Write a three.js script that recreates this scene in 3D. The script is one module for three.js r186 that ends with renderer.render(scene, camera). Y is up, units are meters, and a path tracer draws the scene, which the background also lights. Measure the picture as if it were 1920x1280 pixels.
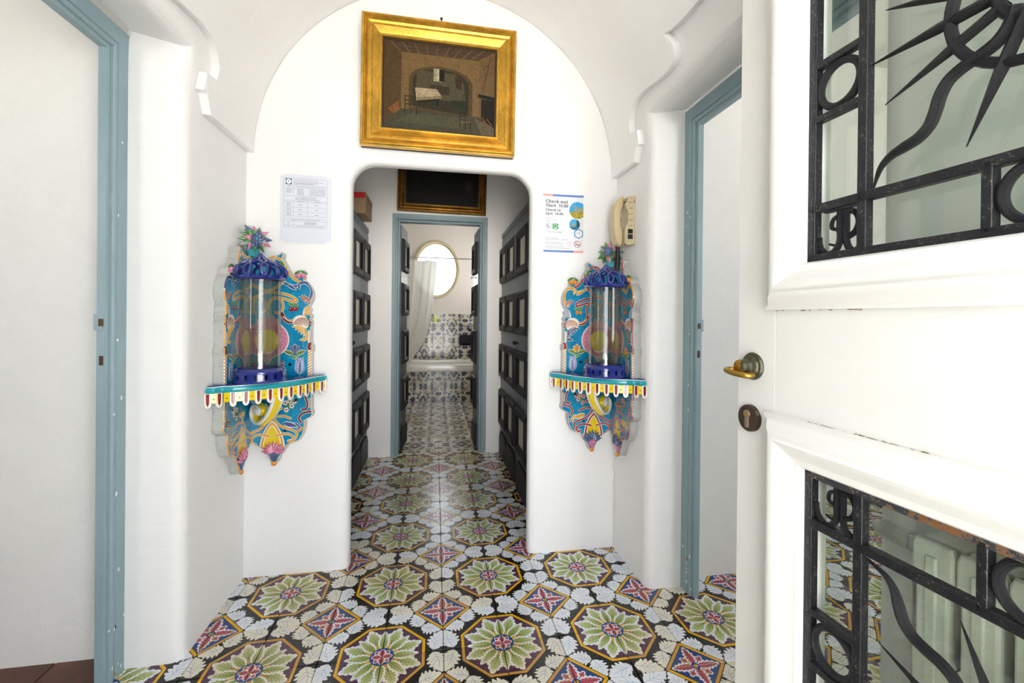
import * as THREE from 'three';
import { RoundedBoxGeometry } from 'three/addons/geometries/RoundedBoxGeometry.js';
import { mergeGeometries, toCreasedNormals, mergeVertices } from 'three/addons/utils/BufferGeometryUtils.js';
import { TessellateModifier } from 'three/addons/modifiers/TessellateModifier.js';

// ---------------------------------------------------------------- camera, sky, exposure
const scene = new THREE.Scene();
const camera = new THREE.PerspectiveCamera(2 * Math.atan(640 / 824.15) * 180 / Math.PI, 1.5, 0.02, 60);
camera.position.set(-0.0365, 1.1147, 1.4884);
camera.rotation.order = 'YXZ';
camera.rotation.set(-0.0028, -0.1724, 0.0097);
camera.setViewOffset(1920, 1280, 0, 42, 1920, 1280);
scene.background = new THREE.Color().setRGB(0.93, 0.985, 1.06);   // bright overcast sky
scene.backgroundIntensity = 1;
const sun = new THREE.DirectionalLight(new THREE.Color(1, .97, .93), 15);   // stands beside the house and lights the terrace
sun.position.set(-10, 9, -.6); sun.castShadow = true;
Object.assign(sun.shadow.camera, { left: -14, right: 14, top: 14, bottom: -14, near: 1, far: 40 }); sun.shadow.mapSize.set(2048, 2048);
scene.add(sun, sun.target);
const renderer = new THREE.WebGLRenderer({ antialias: true });
renderer.toneMapping = THREE.LinearToneMapping;
renderer.toneMappingExposure = 6.0;
renderer.shadowMap.enabled = true;

// ---------------------------------------------------------------- helpers
const PI = Math.PI;
function rng(a) { return () => { a |= 0; a = a + 0x6D2B79F5 | 0; let t = Math.imul(a ^ a >>> 15, 1 | a); t = t + Math.imul(t ^ t >>> 7, 61 | t) ^ t; return ((t ^ t >>> 14) >>> 0) / 4294967296; }; }
const rand = rng(7);
const names = {};
function numbered(n) { const k = names[n] = (names[n] ?? -1) + 1; return k ? n + '_' + String(k).padStart(3, '0') : n; }
function fin(o) { o.castShadow = true; o.receiveShadow = true; return o; }
function obj(name, geo, mat, parent = scene) {
  if (Array.isArray(geo)) geo = merge(geo);
  const m = fin(new THREE.Mesh(geo, mat)); m.name = parent === scene ? numbered(name) : name; parent.add(m); return m;
}
function thing(name, label, category, pos = [0, 0, 0], turn = 0, group) {
  const o = new THREE.Group(); o.name = numbered(name); o.position.set(...pos); o.rotation.y = turn; scene.add(o);
  return tag(o, label, category, group);
}
function tag(o, label, category, group) { o.userData.label = label; o.userData.category = category; if (group) o.userData.group = group; return o; }
function struct(name, geo, mat, label, parent = scene) {
  const m = obj(name, geo, mat, parent);
  if (parent === scene) { m.userData.kind = 'structure'; m.userData.label = label; m.userData.category = name.replace(/_.*/, ''); }
  return m;
}
function structGroup(name, label, category, pos = [0, 0, 0], turn = 0) { const g = thing(name, label, category, pos, turn); g.userData.kind = 'structure'; return g; }
function merge(list) {
  const l = list.map((g) => { g = g.index ? g.toNonIndexed() : g; for (const k of Object.keys(g.attributes)) if (!['position', 'normal', 'uv'].includes(k)) g.deleteAttribute(k); g.morphAttributes = {}; return g; });
  for (const g of l) if (!g.attributes.uv) muv(g);
  return mergeGeometries(l, false);
}
// uv in metres from the dominant direction of each triangle
function muv(g) {
  const p = g.attributes.position, n = p.count, uv = new Float32Array(n * 2), a = new THREE.Vector3(), b = new THREE.Vector3(), c = new THREE.Vector3(), nn = new THREE.Vector3();
  const idx = g.index;
  if (idx) { g = g.toNonIndexed(); return muv(g); }
  for (let i = 0; i < n; i += 3) {
    a.fromBufferAttribute(p, i); b.fromBufferAttribute(p, i + 1); c.fromBufferAttribute(p, i + 2);
    nn.copy(b).sub(a).cross(c.clone().sub(a)); const x = Math.abs(nn.x), y = Math.abs(nn.y), z = Math.abs(nn.z);
    [a, b, c].forEach((v, k) => { const q = (i + k) * 2; if (x >= y && x >= z) { uv[q] = v.z; uv[q + 1] = v.y; } else if (y >= z) { uv[q] = v.x; uv[q + 1] = v.z; } else { uv[q] = v.x; uv[q + 1] = v.y; } });
  }
  g.setAttribute('uv', new THREE.BufferAttribute(uv, 2)); return g;
}
// box from its corners
function bx(x0, x1, y0, y1, z0, z1, r = 0) {
  const w = Math.abs(x1 - x0), h = Math.abs(y1 - y0), d = Math.abs(z1 - z0);
  const g = r ? new RoundedBoxGeometry(w, h, d, 2, Math.min(r, w / 2.01, h / 2.01, d / 2.01)) : new THREE.BoxGeometry(w, h, d);
  g.translate((x0 + x1) / 2, (y0 + y1) / 2, (z0 + z1) / 2);
  return muv(g);
}
function flip(g) { // mirrored in x
  g = g.index ? g.toNonIndexed() : g.clone(); g.scale(-1, 1, 1);
  for (const k of Object.keys(g.attributes)) { const a = g.attributes[k], s = a.itemSize; for (let i = 0; i < a.count; i += 3) for (let c = 0; c < s; c++) { const t = a.array[(i + 1) * s + c]; a.array[(i + 1) * s + c] = a.array[(i + 2) * s + c]; a.array[(i + 2) * s + c] = t; } }
  return g;
}
const v3 = (x, y, z) => new THREE.Vector3(x, y, z);
function tube(pts, r, seg = 24, rad = 8, closed = false) { return new THREE.TubeGeometry(new THREE.CatmullRomCurve3(pts.map((p) => v3(...p)), closed, 'centripetal'), seg, r, rad, closed); }
// tube with a radius that follows t
function taper(pts, rf, seg = 24, rad = 8, flat = 1) {
  const c = new THREE.CatmullRomCurve3(pts.map((p) => v3(...p)), false, 'centripetal'), g = new THREE.TubeGeometry(c, seg, 1, rad, false), p = g.attributes.position, q = v3(0, 0, 0);
  for (let i = 0; i <= seg; i++) { const o = c.getPointAt(i / seg), r = rf(i / seg); for (let j = 0; j <= rad; j++) { const k = i * (rad + 1) + j; q.fromBufferAttribute(p, k).sub(o).multiplyScalar(r); q.z *= flat; q.add(o); p.setXYZ(k, q.x, q.y, q.z); } }
  g.computeVertexNormals(); return g;
}
function lathe(pts, seg = 32) { return toCreasedNormals(new THREE.LatheGeometry(pts.map((p) => new THREE.Vector2(...p)), seg), 0.7); }
function shapeOf(pts) { const s = new THREE.Shape(); pts.forEach((p, i) => i ? s.lineTo(...p) : s.moveTo(...p)); s.closePath(); return s; }
function pathOf(pts) { const s = new THREE.Path(); pts.forEach((p, i) => i ? s.lineTo(...p) : s.moveTo(...p)); s.closePath(); return s; }
function extr(shape, depth, bev = 0, seg = 2, curve = 10) { return new THREE.ExtrudeGeometry(shape, bev ? { depth: Math.max(depth - 2 * bev, 1e-4), bevelThickness: bev, bevelSize: bev, bevelOffset: -bev, bevelSegments: seg, curveSegments: curve } : { depth, bevelEnabled: false, curveSegments: curve }).translate(0, 0, bev); }
// a moulding swept round a rectangle; profile = [distance outwards, height]; open: no bottom side (a door frame)
function sweepFrame(prof, x0, x1, y0, y1, open = false, crease = 0.5) {
  const pos = [], uv = [];
  const corner = (k, u) => [[x0 - u, open ? y0 : y0 - u], [x0 - u, y1 + u], [x1 + u, y1 + u], [x1 + u, open ? y0 : y0 - u]][k];
  let acc = 0;
  for (let i = 0; i + 1 < prof.length; i++) {
    const [u0, v0] = prof[i], [u1, v1] = prof[i + 1], len = Math.hypot(u1 - u0, v1 - v0);
    for (let k = 0; k < (open ? 3 : 4); k++) {
      const a = [...corner(k, u0), v0], b = [...corner((k + 1) % 4, u0), v0], c = [...corner((k + 1) % 4, u1), v1], d = [...corner(k, u1), v1];
      const along = k % 2 ? 0 : 1, A = a[along], B = b[along], C = c[along], D = d[along];
      pos.push(...a, ...c, ...b, ...a, ...d, ...c); uv.push(A, acc, C, acc + len, B, acc, A, acc, D, acc + len, C, acc + len);
    }
    acc += len;
  }
  const g = new THREE.BufferGeometry(); g.setAttribute('position', new THREE.Float32BufferAttribute(pos, 3)); g.setAttribute('uv', new THREE.Float32BufferAttribute(uv, 2)); g.computeVertexNormals();
  return crease ? toCreasedNormals(g, crease) : g;
}
function bend(g, fn, maxEdge, crease = 0.6) {
  g = g.index ? g.toNonIndexed() : g; g.deleteAttribute('normal'); g.deleteAttribute('uv');
  g = new TessellateModifier(maxEdge, 34).modify(g);
  const p = g.attributes.position, uv = new Float32Array(p.count * 2);
  for (let i = 0; i < p.count; i++) { const x = p.getX(i), y = p.getY(i); uv[2 * i] = x; uv[2 * i + 1] = y; p.setXYZ(i, ...fn(x, y, p.getZ(i))); }
  g.setAttribute('uv', new THREE.BufferAttribute(uv, 2)); g.computeVertexNormals();
  return toCreasedNormals(g, crease);
}

// ---------------------------------------------------------------- textures
function canvas(w, h) { const c = document.createElement('canvas'); c.width = w; c.height = h; return [c, c.getContext('2d')]; }
function ctex(c, srgb = true, rep) { const t = new THREE.CanvasTexture(c); if (srgb) t.colorSpace = THREE.SRGBColorSpace; if (rep) { t.wrapS = t.wrapT = THREE.RepeatWrapping; t.repeat.set(1 / rep, 1 / rep); } t.anisotropy = 8; return t; }
function noiseField(n, octaves, seed) { // tileable value noise, 0..1
  const f = new Float32Array(n * n); let tot = 0; const r = rng(seed);
  for (const [cells, amp] of octaves) {
    const g = Float32Array.from({ length: cells * cells }, () => r()); tot += amp;
    for (let y = 0; y < n; y++) for (let x = 0; x < n; x++) {
      const fx = x / n * cells, fy = y / n * cells, ix = fx | 0, iy = fy | 0; let u = fx - ix, v = fy - iy; u = u * u * (3 - 2 * u); v = v * v * (3 - 2 * v);
      const a = g[iy * cells + ix], b = g[iy * cells + (ix + 1) % cells], c = g[(iy + 1) % cells * cells + ix], d = g[(iy + 1) % cells * cells + (ix + 1) % cells];
      f[y * n + x] += amp * (a + (b - a) * u + (c - a) * v + (a - b - c + d) * u * v);
    }
  }
  for (let i = 0; i < f.length; i++) f[i] /= tot;
  return f;
}
function dataTex(n, fn, srgb, rep) { const d = new Uint8Array(n * n * 4); for (let i = 0; i < n * n; i++) { const c = fn(i % n, i / n | 0, i); d.set([c[0], c[1], c[2], 255], i * 4); } const t = new THREE.DataTexture(d, n, n); t.magFilter = THREE.LinearFilter; t.minFilter = THREE.LinearMipmapLinearFilter; t.generateMipmaps = true; t.wrapS = t.wrapT = THREE.RepeatWrapping; t.repeat.set(1 / rep, 1 / rep); if (srgb) t.colorSpace = THREE.SRGBColorSpace; t.needsUpdate = true; return t; }
const nA = noiseField(512, [[4, 1], [9, .8], [23, .5], [61, .4], [150, .25]], 11), nB = noiseField(512, [[40, 1], [97, 1], [200, .8]], 12), nC = noiseField(512, [[3, 1], [8, 1], [20, .7]], 13);
const cl = (v) => Math.max(0, Math.min(255, v));
function mottle(base, amp, rep, field = nA) { return dataTex(512, (x, y, i) => { const k = 1 + amp * (field[i] - .5); return base.map((b) => cl(b * k)); }, true, rep); }
const bumpWall = dataTex(512, (x, y, i) => { const k = 255 * (.65 * nA[i] + .35 * nB[i]); return [k, k, k]; }, false, 0.9);
const bumpFine = dataTex(512, (x, y, i) => { const k = 255 * nB[i]; return [k, k, k]; }, false, 0.25);
const S = (o) => new THREE.MeshStandardMaterial({ side: THREE.DoubleSide, ...o });
const P = (o) => new THREE.MeshPhysicalMaterial({ side: THREE.DoubleSide, ...o });
const M = {
  plaster: S({ map: mottle([244, 243, 241], .03, 1.3), roughness: .8, bumpMap: bumpWall, bumpScale: .0013 }),
  plasterRoom: S({ map: mottle([237, 236, 232], .05, 1.1), roughness: .8, bumpMap: bumpWall, bumpScale: .0018 }),
  plasterBath: S({ map: mottle([222, 212, 198], .04, 1.1), roughness: .85, bumpMap: bumpWall, bumpScale: .002 }),
  blue: S({ map: mottle([141, 164, 171], .10, .5), roughness: .42, bumpMap: bumpFine, bumpScale: .0006 }),
  closet: S({ map: mottle([88, 97, 106], .10, .6), roughness: .38 }),
  black: S({ color: 0x0e0e10, roughness: .55 }),
  iron: S({ map: dataTex(512, (x, y, i) => { const k = nB[i] > .66 && nA[i] > .5 ? 1 : 0; return k ? [92, 88, 82] : [20 + 16 * nA[i], 21 + 15 * nA[i], 26 + 14 * nA[i]]; }, true, .12), roughness: .34, metalness: .25, bumpMap: bumpFine, bumpScale: .0008 }),
  rust: S({ map: dataTex(512, (x, y, i) => { const k = nA[i] + .4 * (nB[i] - .5); return k > .57 ? [128, 84, 48] : k > .52 ? [112, 100, 84] : [50, 52, 58]; }, true, .3), roughness: .7, metalness: .1, bumpMap: bumpFine, bumpScale: .001 }),
  cream: S({ color: 0xd8d0be, roughness: .35 }),
  doorWhite: S({ map: dataTex(512, (x, y, i) => { const k = 1 + .025 * (nC[i] - .5); return [229 * k, 228 * k, 223 * k].map(cl); }, true, .8), roughness: .38, bumpMap: bumpFine, bumpScale: .0001 }),
  gold: S({ map: dataTex(512, (x, y, i) => { const k = .8 + .5 * (nA[i] - .5), d = nB[i] > .74 && nC[i] > .45; return d ? [92, 58, 20] : [250 * k + 10, 196 * k + 8, 84 * k]; }, true, .3), roughness: .32, metalness: .85, bumpMap: bumpFine, bumpScale: .0005 }),
  goldDark: S({ map: dataTex(512, (x, y, i) => { const k = .7 + .6 * (nA[i] - .5), d = nB[i] > .66; return d ? [70, 44, 18] : [205 * k, 148 * k, 60 * k]; }, true, .25), roughness: .38, metalness: .8 }),
  darkWood: S({ color: 0x2a1c10, roughness: .6 }),
  brass: S({ color: 0xb08a3c, roughness: .28, metalness: 1 }),
  verdigris: S({ map: dataTex(512, (x, y, i) => nA[i] > .48 ? [50, 76, 66] : [96, 70, 38], true, .05), roughness: .45, metalness: .6 }),
  cylinder: S({ color: 0x9a8478, roughness: .4, metalness: .6 }),
  bronze: S({ map: mottle([82, 68, 54], .5, .06), roughness: .42, metalness: .7 }),
  steel: S({ color: 0xb8b8b8, roughness: .3, metalness: 1 }),
  chrome: S({ color: 0xdddddd, roughness: .1, metalness: 1 }),
  pane: P({ color: 0xf2f6f2, roughness: 0, transmission: 1, thickness: 0, ior: 1.5 }),
  lanternGlass: P({ color: 0xd9dcd2, roughness: .03, transmission: 1, thickness: 0, ior: 1.8 }),
  cobalt: P({ color: 0x15267e, roughness: .16, clearcoat: .7, clearcoatRoughness: .06 }),
  teal: P({ color: 0x1aa0ae, roughness: .14, clearcoat: .6, clearcoatRoughness: .06 }),
  deepTeal: P({ color: 0x10307c, roughness: .06, specularIntensity: .6 }),
  glazeWhite: P({ color: 0xf1efe8, roughness: .18, clearcoat: .5 }),
  glazeEdge: P({ map: dataTex(512, (x, y, i) => { const k = nA[i] + .5 * (nB[i] - .5) > .66 ? .84 : .95; return [194 * k, 197 * k, 192 * k]; }, true, .12), roughness: .35, clearcoat: .3, bumpMap: bumpFine, bumpScale: .002 }),
  glazeYellow: P({ color: 0xf3d315, roughness: .16, clearcoat: .5 }),
  glazeRed: P({ color: 0x8f2317, roughness: .2, clearcoat: .5 }),
  glazePink: P({ map: mottle([214, 128, 158], .9, .05), roughness: .2, clearcoat: .5 }),
  glazeNavy: P({ map: mottle([78, 92, 130], 1.1, .05), roughness: .2, clearcoat: .5 }),
  glazeGreen: P({ map: mottle([78, 140, 66], .9, .05), roughness: .2, clearcoat: .5 }),
  glazeOrange: P({ map: mottle([226, 142, 40], .5, .04), roughness: .2, clearcoat: .5 }),
  mortar: S({ color: 0x4e463c, roughness: .95 }),
  porcelain: P({ color: 0xf0ebe2, roughness: .15, clearcoat: .5 }),
  phone: S({ map: dataTex(512, (x, y, i) => nC[i] > .68 && nB[i] > .35 ? [150, 112, 66] : [203, 188, 152], true, .2), roughness: .38 }),
  phoneHandset: S({ color: 0xcbb78e, roughness: .3 }),
  rubber: S({ color: 0x0c0c0d, roughness: .45 }),
  radiator: S({ map: mottle([226, 225, 215], .06, .2, nB), roughness: .45 }),
  valveGrey: S({ color: 0xb9bab2, roughness: .55 }),
  chipRust: S({ color: 0xa8602c, roughness: .9 }), chipWhite: S({ color: 0xe9ebe8, roughness: .8 }),
  cardboard: S({ map: mottle([160, 132, 100], .15, .2), roughness: .8 }),
  redLid: S({ color: 0xc41e22, roughness: .5 }),
};
for (const m of Object.values(M)) if (m.isMaterial) m.envMapIntensity = 1;

// ---------------------------------------------------------------- painted floor tiles
function leafPath(g, x0, y0, x1, y1, w, n, cut, bias = .42) { // serrated leaf from base to tip
  const dx = x1 - x0, dy = y1 - y0, L = Math.hypot(dx, dy), ux = dx / L, uy = dy / L, vx = -uy, vy = ux;
  const wid = (t) => w * Math.pow(Math.sin(PI * Math.pow(t, bias > .5 ? 1.4 : .75)), .8);
  g.beginPath(); g.moveTo(x0, y0);
  for (const s of [1, -1]) {
    for (let k = 0; k < n; k++) {
      const a = s > 0 ? k / n : 1 - k / n, b = s > 0 ? (k + .55) / n : 1 - (k + .45) / n, t = s > 0 ? (k + 1) / n : 1 - (k + 1) / n;
      const m = (a + t) / 2, W = wid(Math.min(.97, Math.max(.03, m))) * 1.12, W2 = wid(Math.min(.999, Math.max(.001, t))) * (1 - cut);
      const p = (q, r) => [x0 + ux * q * L + vx * r * s, y0 + uy * q * L + vy * r * s];
      g.quadraticCurveTo(...p(s > 0 ? m + .3 / n : m + .3 / n, W * 1.1), ...p(s > 0 ? Math.min(1, t + .05 / n) : t, k === n - 1 ? 0 : W2));
    }
  }
  g.closePath();
}
function leaf(g, x0, y0, x1, y1, w, n, cut, edge, fill, vein, inner = .74) {
  leafPath(g, x0, y0, x1, y1, w, n, cut); g.fillStyle = edge; g.fill();
  if (fill) { const mx = x0 + (x1 - x0) * .02, my = y0 + (y1 - y0) * .02; leafPath(g, mx, my, x0 + (x1 - x0) * .93, y0 + (y1 - y0) * .93, w * inner, n, cut + .1); g.fillStyle = fill; g.fill(); }
  if (vein) {
    g.strokeStyle = vein; g.lineWidth = 2.2; const dx = x1 - x0, dy = y1 - y0, L = Math.hypot(dx, dy);
    g.beginPath(); g.moveTo(x0, y0); g.lineTo(x0 + dx * .8, y0 + dy * .8);
    for (let k = 1; k < 6; k++) for (const s of [-1, 1]) { const t = .1 + .12 * k; g.moveTo(x0 + dx * t, y0 + dy * t); g.lineTo(x0 + dx * (t + .16) - dy / L * w * .58 * s * (1.1 - t * .6), y0 + dy * (t + .16) + dx / L * w * .58 * s * (1.1 - t * .6)); }
    g.stroke();
  }
}
function tileCanvas(c) {
  const [cv, g] = canvas(1024, 1024), K = 2560, X = (v) => 512 + v * K;
  g.fillStyle = c.black; g.fillRect(0, 0, 1024, 1024);
  const r = rng(5);
  for (const sx of [-1, 1]) for (const sy of [-1, 1]) {
    const L = (a, b, cc, d, w) => {
      leafPath(g, X(a * sx), X(b * sy), X(cc * sx), X(d * sy), w * K, 6, .36); g.fillStyle = c.white; g.fill(); g.strokeStyle = c.black; g.lineWidth = 7; g.stroke();
      g.strokeStyle = c.vein; g.lineWidth = 2.6; g.beginPath(); const ax = X(a * sx), ay = X(b * sy), bx_ = X(cc * sx), by = X(d * sy);
      g.moveTo(ax, ay); g.quadraticCurveTo(ax + (bx_ - ax) * .5 + (by - ay) * .1, ay + (by - ay) * .4, ax + (bx_ - ax) * .72, ay + (by - ay) * .72);
      for (const [t, q] of [[.25, .3], [.4, .28], [.25, -.28], [.4, -.25]]) { g.moveTo(ax + (bx_ - ax) * t, ay + (by - ay) * t); g.lineTo(ax + (bx_ - ax) * (t + .2) - (by - ay) * q * .7, ay + (by - ay) * (t + .2) + (bx_ - ax) * q * .7); } g.stroke();
    };
    for (const sw of [0, 1]) {
      const q = sw ? (a, b, cc, d, w) => L(b, a, d, cc, w) : L;
      q(.1655, .003, .194, .095, .0385);
      q(.1215, .121, .193, .0965, .0365);
    }
  }
  // octagon
  const oct = (rad) => { g.beginPath(); for (let k = 0; k < 8; k++) { const a = PI / 8 + k * PI / 4; g[k ? 'lineTo' : 'moveTo'](512 + rad * K * Math.cos(a), 512 + rad * K * Math.sin(a)); } g.closePath(); };
  oct(.1545); g.fillStyle = c.black; g.fill(); oct(.1505); g.fillStyle = c.yellow; g.fill(); oct(.1400); g.fillStyle = c.black; g.fill(); oct(.1385); g.fillStyle = c.purple; g.fill();
  for (let i = 0; i < 500; i++) { g.fillStyle = r() > .5 ? 'rgba(255,220,240,.05)' : 'rgba(0,0,0,.08)'; const a = r() * 6.28, q = .06 + r() * .07; g.beginPath(); g.arc(512 + q * K * Math.cos(a), 512 + q * K * Math.sin(a), 4 + 10 * r(), 0, 7); g.fill(); }
  const petal = (a, L, w, big) => {
    const ca = Math.cos(a), sa = Math.sin(a), x0 = 512 + .03 * K * ca, y0 = 512 + .03 * K * sa, x1 = 512 + L * K * ca, y1 = 512 + L * K * sa;
    const gr = g.createLinearGradient(x0, y0, x1, y1); gr.addColorStop(0, c.green0); gr.addColorStop(.75, c.green1); gr.addColorStop(1, c.white);
    leaf(g, x0, y0, x1, y1, w * K, 7, .18, c.white, gr, c.greenVein, .68);
    if (big) { g.fillStyle = c.yellow; g.strokeStyle = c.black; g.lineWidth = 2; g.beginPath(); g.moveTo(x0 - sa * 15, y0 + ca * 15); g.lineTo(512 + .072 * K * ca, 512 + .072 * K * sa); g.lineTo(x0 + sa * 15, y0 - ca * 15); g.closePath(); g.fill(); g.stroke(); }
  };
  for (let k = 0; k < 8; k++) petal(PI / 8 + k * PI / 4, .1375, .0315, true);
  for (let k = 0; k < 8; k++) petal(k * PI / 4, .119, .0205, false);
  g.fillStyle = c.blue; g.beginPath(); g.arc(512, 512, .0375 * K, 0, 7); g.fill(); g.strokeStyle = c.black; g.lineWidth = 4; g.stroke();
  for (const o of [PI / 4, 0]) for (let k = 0; k < 4; k++) { const a = o + k * PI / 2; leaf(g, 512, 512, 512 + .0345 * K * Math.cos(a), 512 + .0345 * K * Math.sin(a), .0145 * K, 4, .25, c.white, c.red, c.redVein, .72); }
  // diamonds at the four corners
  for (const sx of [0, 1024]) for (const sy of [0, 1024]) {
    const dia = (h) => { g.beginPath(); g.moveTo(sx - h * K, sy); g.lineTo(sx, sy - h * K); g.lineTo(sx + h * K, sy); g.lineTo(sx, sy + h * K); g.closePath(); };
    dia(.1075); g.fillStyle = c.black; g.fill(); dia(.104); g.fillStyle = c.yellow; g.fill(); dia(.0905); g.fillStyle = c.black; g.fill(); dia(.0885); g.fillStyle = c.navy; g.fill();
    for (let k = 0; k < 4; k++) { const a = PI / 4 + k * PI / 2; leaf(g, sx, sy, sx + .053 * K * Math.cos(a), sy + .053 * K * Math.sin(a), .021 * K, 5, .3, c.white, c.red, c.redVein, .66); }
    for (let k = 0; k < 4; k++) { const a = k * PI / 2; leaf(g, sx, sy, sx + .083 * K * Math.cos(a), sy + .083 * K * Math.sin(a), .0215 * K, 6, .32, c.white, c.red, c.redVein, .66); }
    g.fillStyle = c.blue; g.beginPath(); g.arc(sx, sy, .014 * K, 0, 7); g.fill(); g.fillStyle = c.yellow; g.beginPath(); g.arc(sx, sy, .008 * K, 0, 7); g.fill();
  }
  // worn speckle of the glaze
  for (let i = 0; i < 900; i++) { g.fillStyle = `rgba(40,32,24,${.05 + .12 * r()})`; g.fillRect(r() * 1024, r() * 1024, 1 + 3 * r(), 1 + 3 * r()); }
  return cv;
}
const tileTex = [
  tileCanvas({ black: '#161312', white: '#e3e5ea', vein: '#6f94c8', yellow: '#e2a90c', purple: '#4f3147', green0: '#75822c', green1: '#bcc48a', greenVein: '#55612a', blue: '#1f4896', navy: '#273f7c', red: '#b4545f', redVein: '#7c2531' }),
  tileCanvas({ black: '#191512', white: '#e0d9c8', vein: '#5c6fae', yellow: '#c8933c', purple: '#543347', green0: '#7b8238', green1: '#bcb982', greenVein: '#5a5f2e', blue: '#24478a', navy: '#2f4683', red: '#b0605f', redVein: '#84343a' }),
].map((c) => ctex(c));
const tileRough = dataTex(512, (x, y, i) => { const k = 40 + 90 * nA[i] + 30 * nB[i]; return [k, k, k]; }, false, .7);
const tileMats = [];
for (const t of tileTex) for (const k of [1, .93]) tileMats.push(P({ map: t, color: new THREE.Color(k, k, k * .985), roughness: .13, bumpMap: bumpFine, bumpScale: .00015 }));
function tileGeo(size, th, u0, u1, w0, w1) { // top face at y = 0, softened rim; uv on top only varies inside the tile
  const h = size / 2, q = .0012, pos = [], uv = [];
  const T = [[-h + q, 0, -h + q], [h - q, 0, -h + q], [h - q, 0, h - q], [-h + q, 0, h - q]], R = [[-h, -q, -h], [h, -q, -h], [h, -q, h], [-h, -q, h]], B = R.map((p) => [p[0], -th, p[2]]);
  const U = (p) => [u0 + (u1 - u0) * (p[0] / size + .5), w0 + (w1 - w0) * (.5 - p[2] / size)];
  const quad = (a, b, c, d) => { for (const p of [a, c, b, a, d, c]) { pos.push(...p); uv.push(...U(p)); } };
  quad(...T); for (let k = 0; k < 4; k++) { const n = (k + 1) % 4; quad(T[n], T[k], R[k], R[n]); quad(R[n], R[k], B[k], B[n]); }
  const g = new THREE.BufferGeometry(); g.setAttribute('position', new THREE.Float32BufferAttribute(pos, 3)); g.setAttribute('uv', new THREE.Float32BufferAttribute(uv, 2)); g.computeVertexNormals(); return g;
}
// four quarters of the design: octagon centre at x = .2, depth = 0
const tileG = {};
for (const qx of [0, 1]) for (const qz of [0, 1]) tileG[qx + 2 * qz] = tileGeo(.1978, .012, qx * .5 + .003, qx * .5 + .497, qz * .5 + .003, qz * .5 + .497);

// ---------------------------------------------------------------- the setting
// depth into the house is -z; the back wall of the hall stands at z = -.54
const floor = struct('floor', bx(-1.02, 3.3, -.16, -.0118, -2.2, 1.9), M.mortar, 'floor of painted majolica tiles with flower octagons and blue diamonds');
{
  const put = (i, j) => { // tile covers x .2i...2i+.2 and depth .2j...2j+.2
    const qx = ((i % 2) + 2) % 2, qz = (((j + 1) % 2) + 2) % 2, r = rand();
    const m = obj('tile', tileG[qx + 2 * qz], tileMats[r < .46 ? 0 : r < .66 ? 1 : r < .86 ? 2 : 3], floor);
    m.position.set(.2 * i + .1, (rand() - .5) * .0008, -(.2 * j + .1)); m.rotation.set((rand() - .5) * .003, 0, (rand() - .5) * .003);
  };
  for (let j = -8; j <= 2; j++) for (let i = -5; i <= 4; i++) put(i, j);
  for (let j = 3; j <= 10; j++) for (let i = -3; i <= 2; i++) put(i, j);
  for (let j = -4; j <= 4; j++) for (let i = 5; i <= 12; i++) put(i, j);
}
// bathroom tiles with blue sprigs
function sprig(bg, seed) {
  const [cv, g] = canvas(512, 512), r = rng(seed); g.fillStyle = bg; g.fillRect(0, 0, 512, 512);
  for (let i = 0; i < 300; i++) { g.fillStyle = `rgba(90,70,40,${.02 + .05 * r()})`; g.beginPath(); g.arc(r() * 512, r() * 512, 2 + r() * 8, 0, 7); g.fill(); }
  const branch = (x0, y0, x1, y1, fl) => {
    g.strokeStyle = '#3a4322'; g.lineWidth = 7; g.beginPath(); g.moveTo(x0, y0); g.lineTo(x1, y1); g.stroke();
    for (let k = 0; k < 4; k++) for (const s of [-1, 1]) { const t = .2 + k * .2, px = x0 + (x1 - x0) * t, py = y0 + (y1 - y0) * t, a = Math.atan2(y1 - y0, x1 - x0) + s * .8; leaf(g, px, py, px + 70 * Math.cos(a), py + 70 * Math.sin(a), 17, 4, .2, k % 2 ? '#4b5a2a' : '#2d3622', null, null); }
    for (const [t, s] of fl) { const a = Math.atan2(y1 - y0, x1 - x0), px = x0 + (x1 - x0) * t - Math.sin(a) * s, py = y0 + (y1 - y0) * t + Math.cos(a) * s; for (let k = 0; k < 6; k++) leaf(g, px, py, px + 44 * Math.cos(k * 1.05 + t), py + 44 * Math.sin(k * 1.05 + t), 14, 3, .1, k % 2 ? '#2c2f7a' : '#1d2258', null, null); g.fillStyle = '#9a7fae'; g.beginPath(); g.arc(px, py, 8, 0, 7); g.fill(); }
  };
  branch(20, 20, 300, 270, [[.75, 60], [.55, -70]]); branch(40, 470, 200, 420, [[.5, 30], [1, 0]]); branch(490, 490, 400, 440, [[.4, 10]]); branch(480, 300, 500, 420, [[.5, -20]]); branch(150, 30, 250, 60, [[.7, 20]]); branch(30, 180, 50, 300, [[.6, -25]]); branch(470, 120, 330, 400, [[.6, 40], [1, 0]]); branch(120, 330, 230, 490, [[.5, -50], [.9, 40]]); branch(360, 30, 480, 60, [[.6, 20]]);
  return ctex(cv);
}
const sprigT = sprig('#d9d2c2', 3), sprigMat = [P({ map: sprigT, roughness: .22, clearcoat: .3 }), P({ map: sprigT, color: 0xe8e2d6, roughness: .22, clearcoat: .3 })];
const sprigG = [0, 1, 2, 3].map((k) => tileGeo(.198, .01, k & 1, 1 - (k & 1), k >> 1, 1 - (k >> 1)));
const floorBath = struct('floor', bx(-1.3, 1.0, -.16, -.0118, -5.15, -2.2), M.mortar, 'bathroom floor of cream tiles with dark blue flower sprigs');
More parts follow.
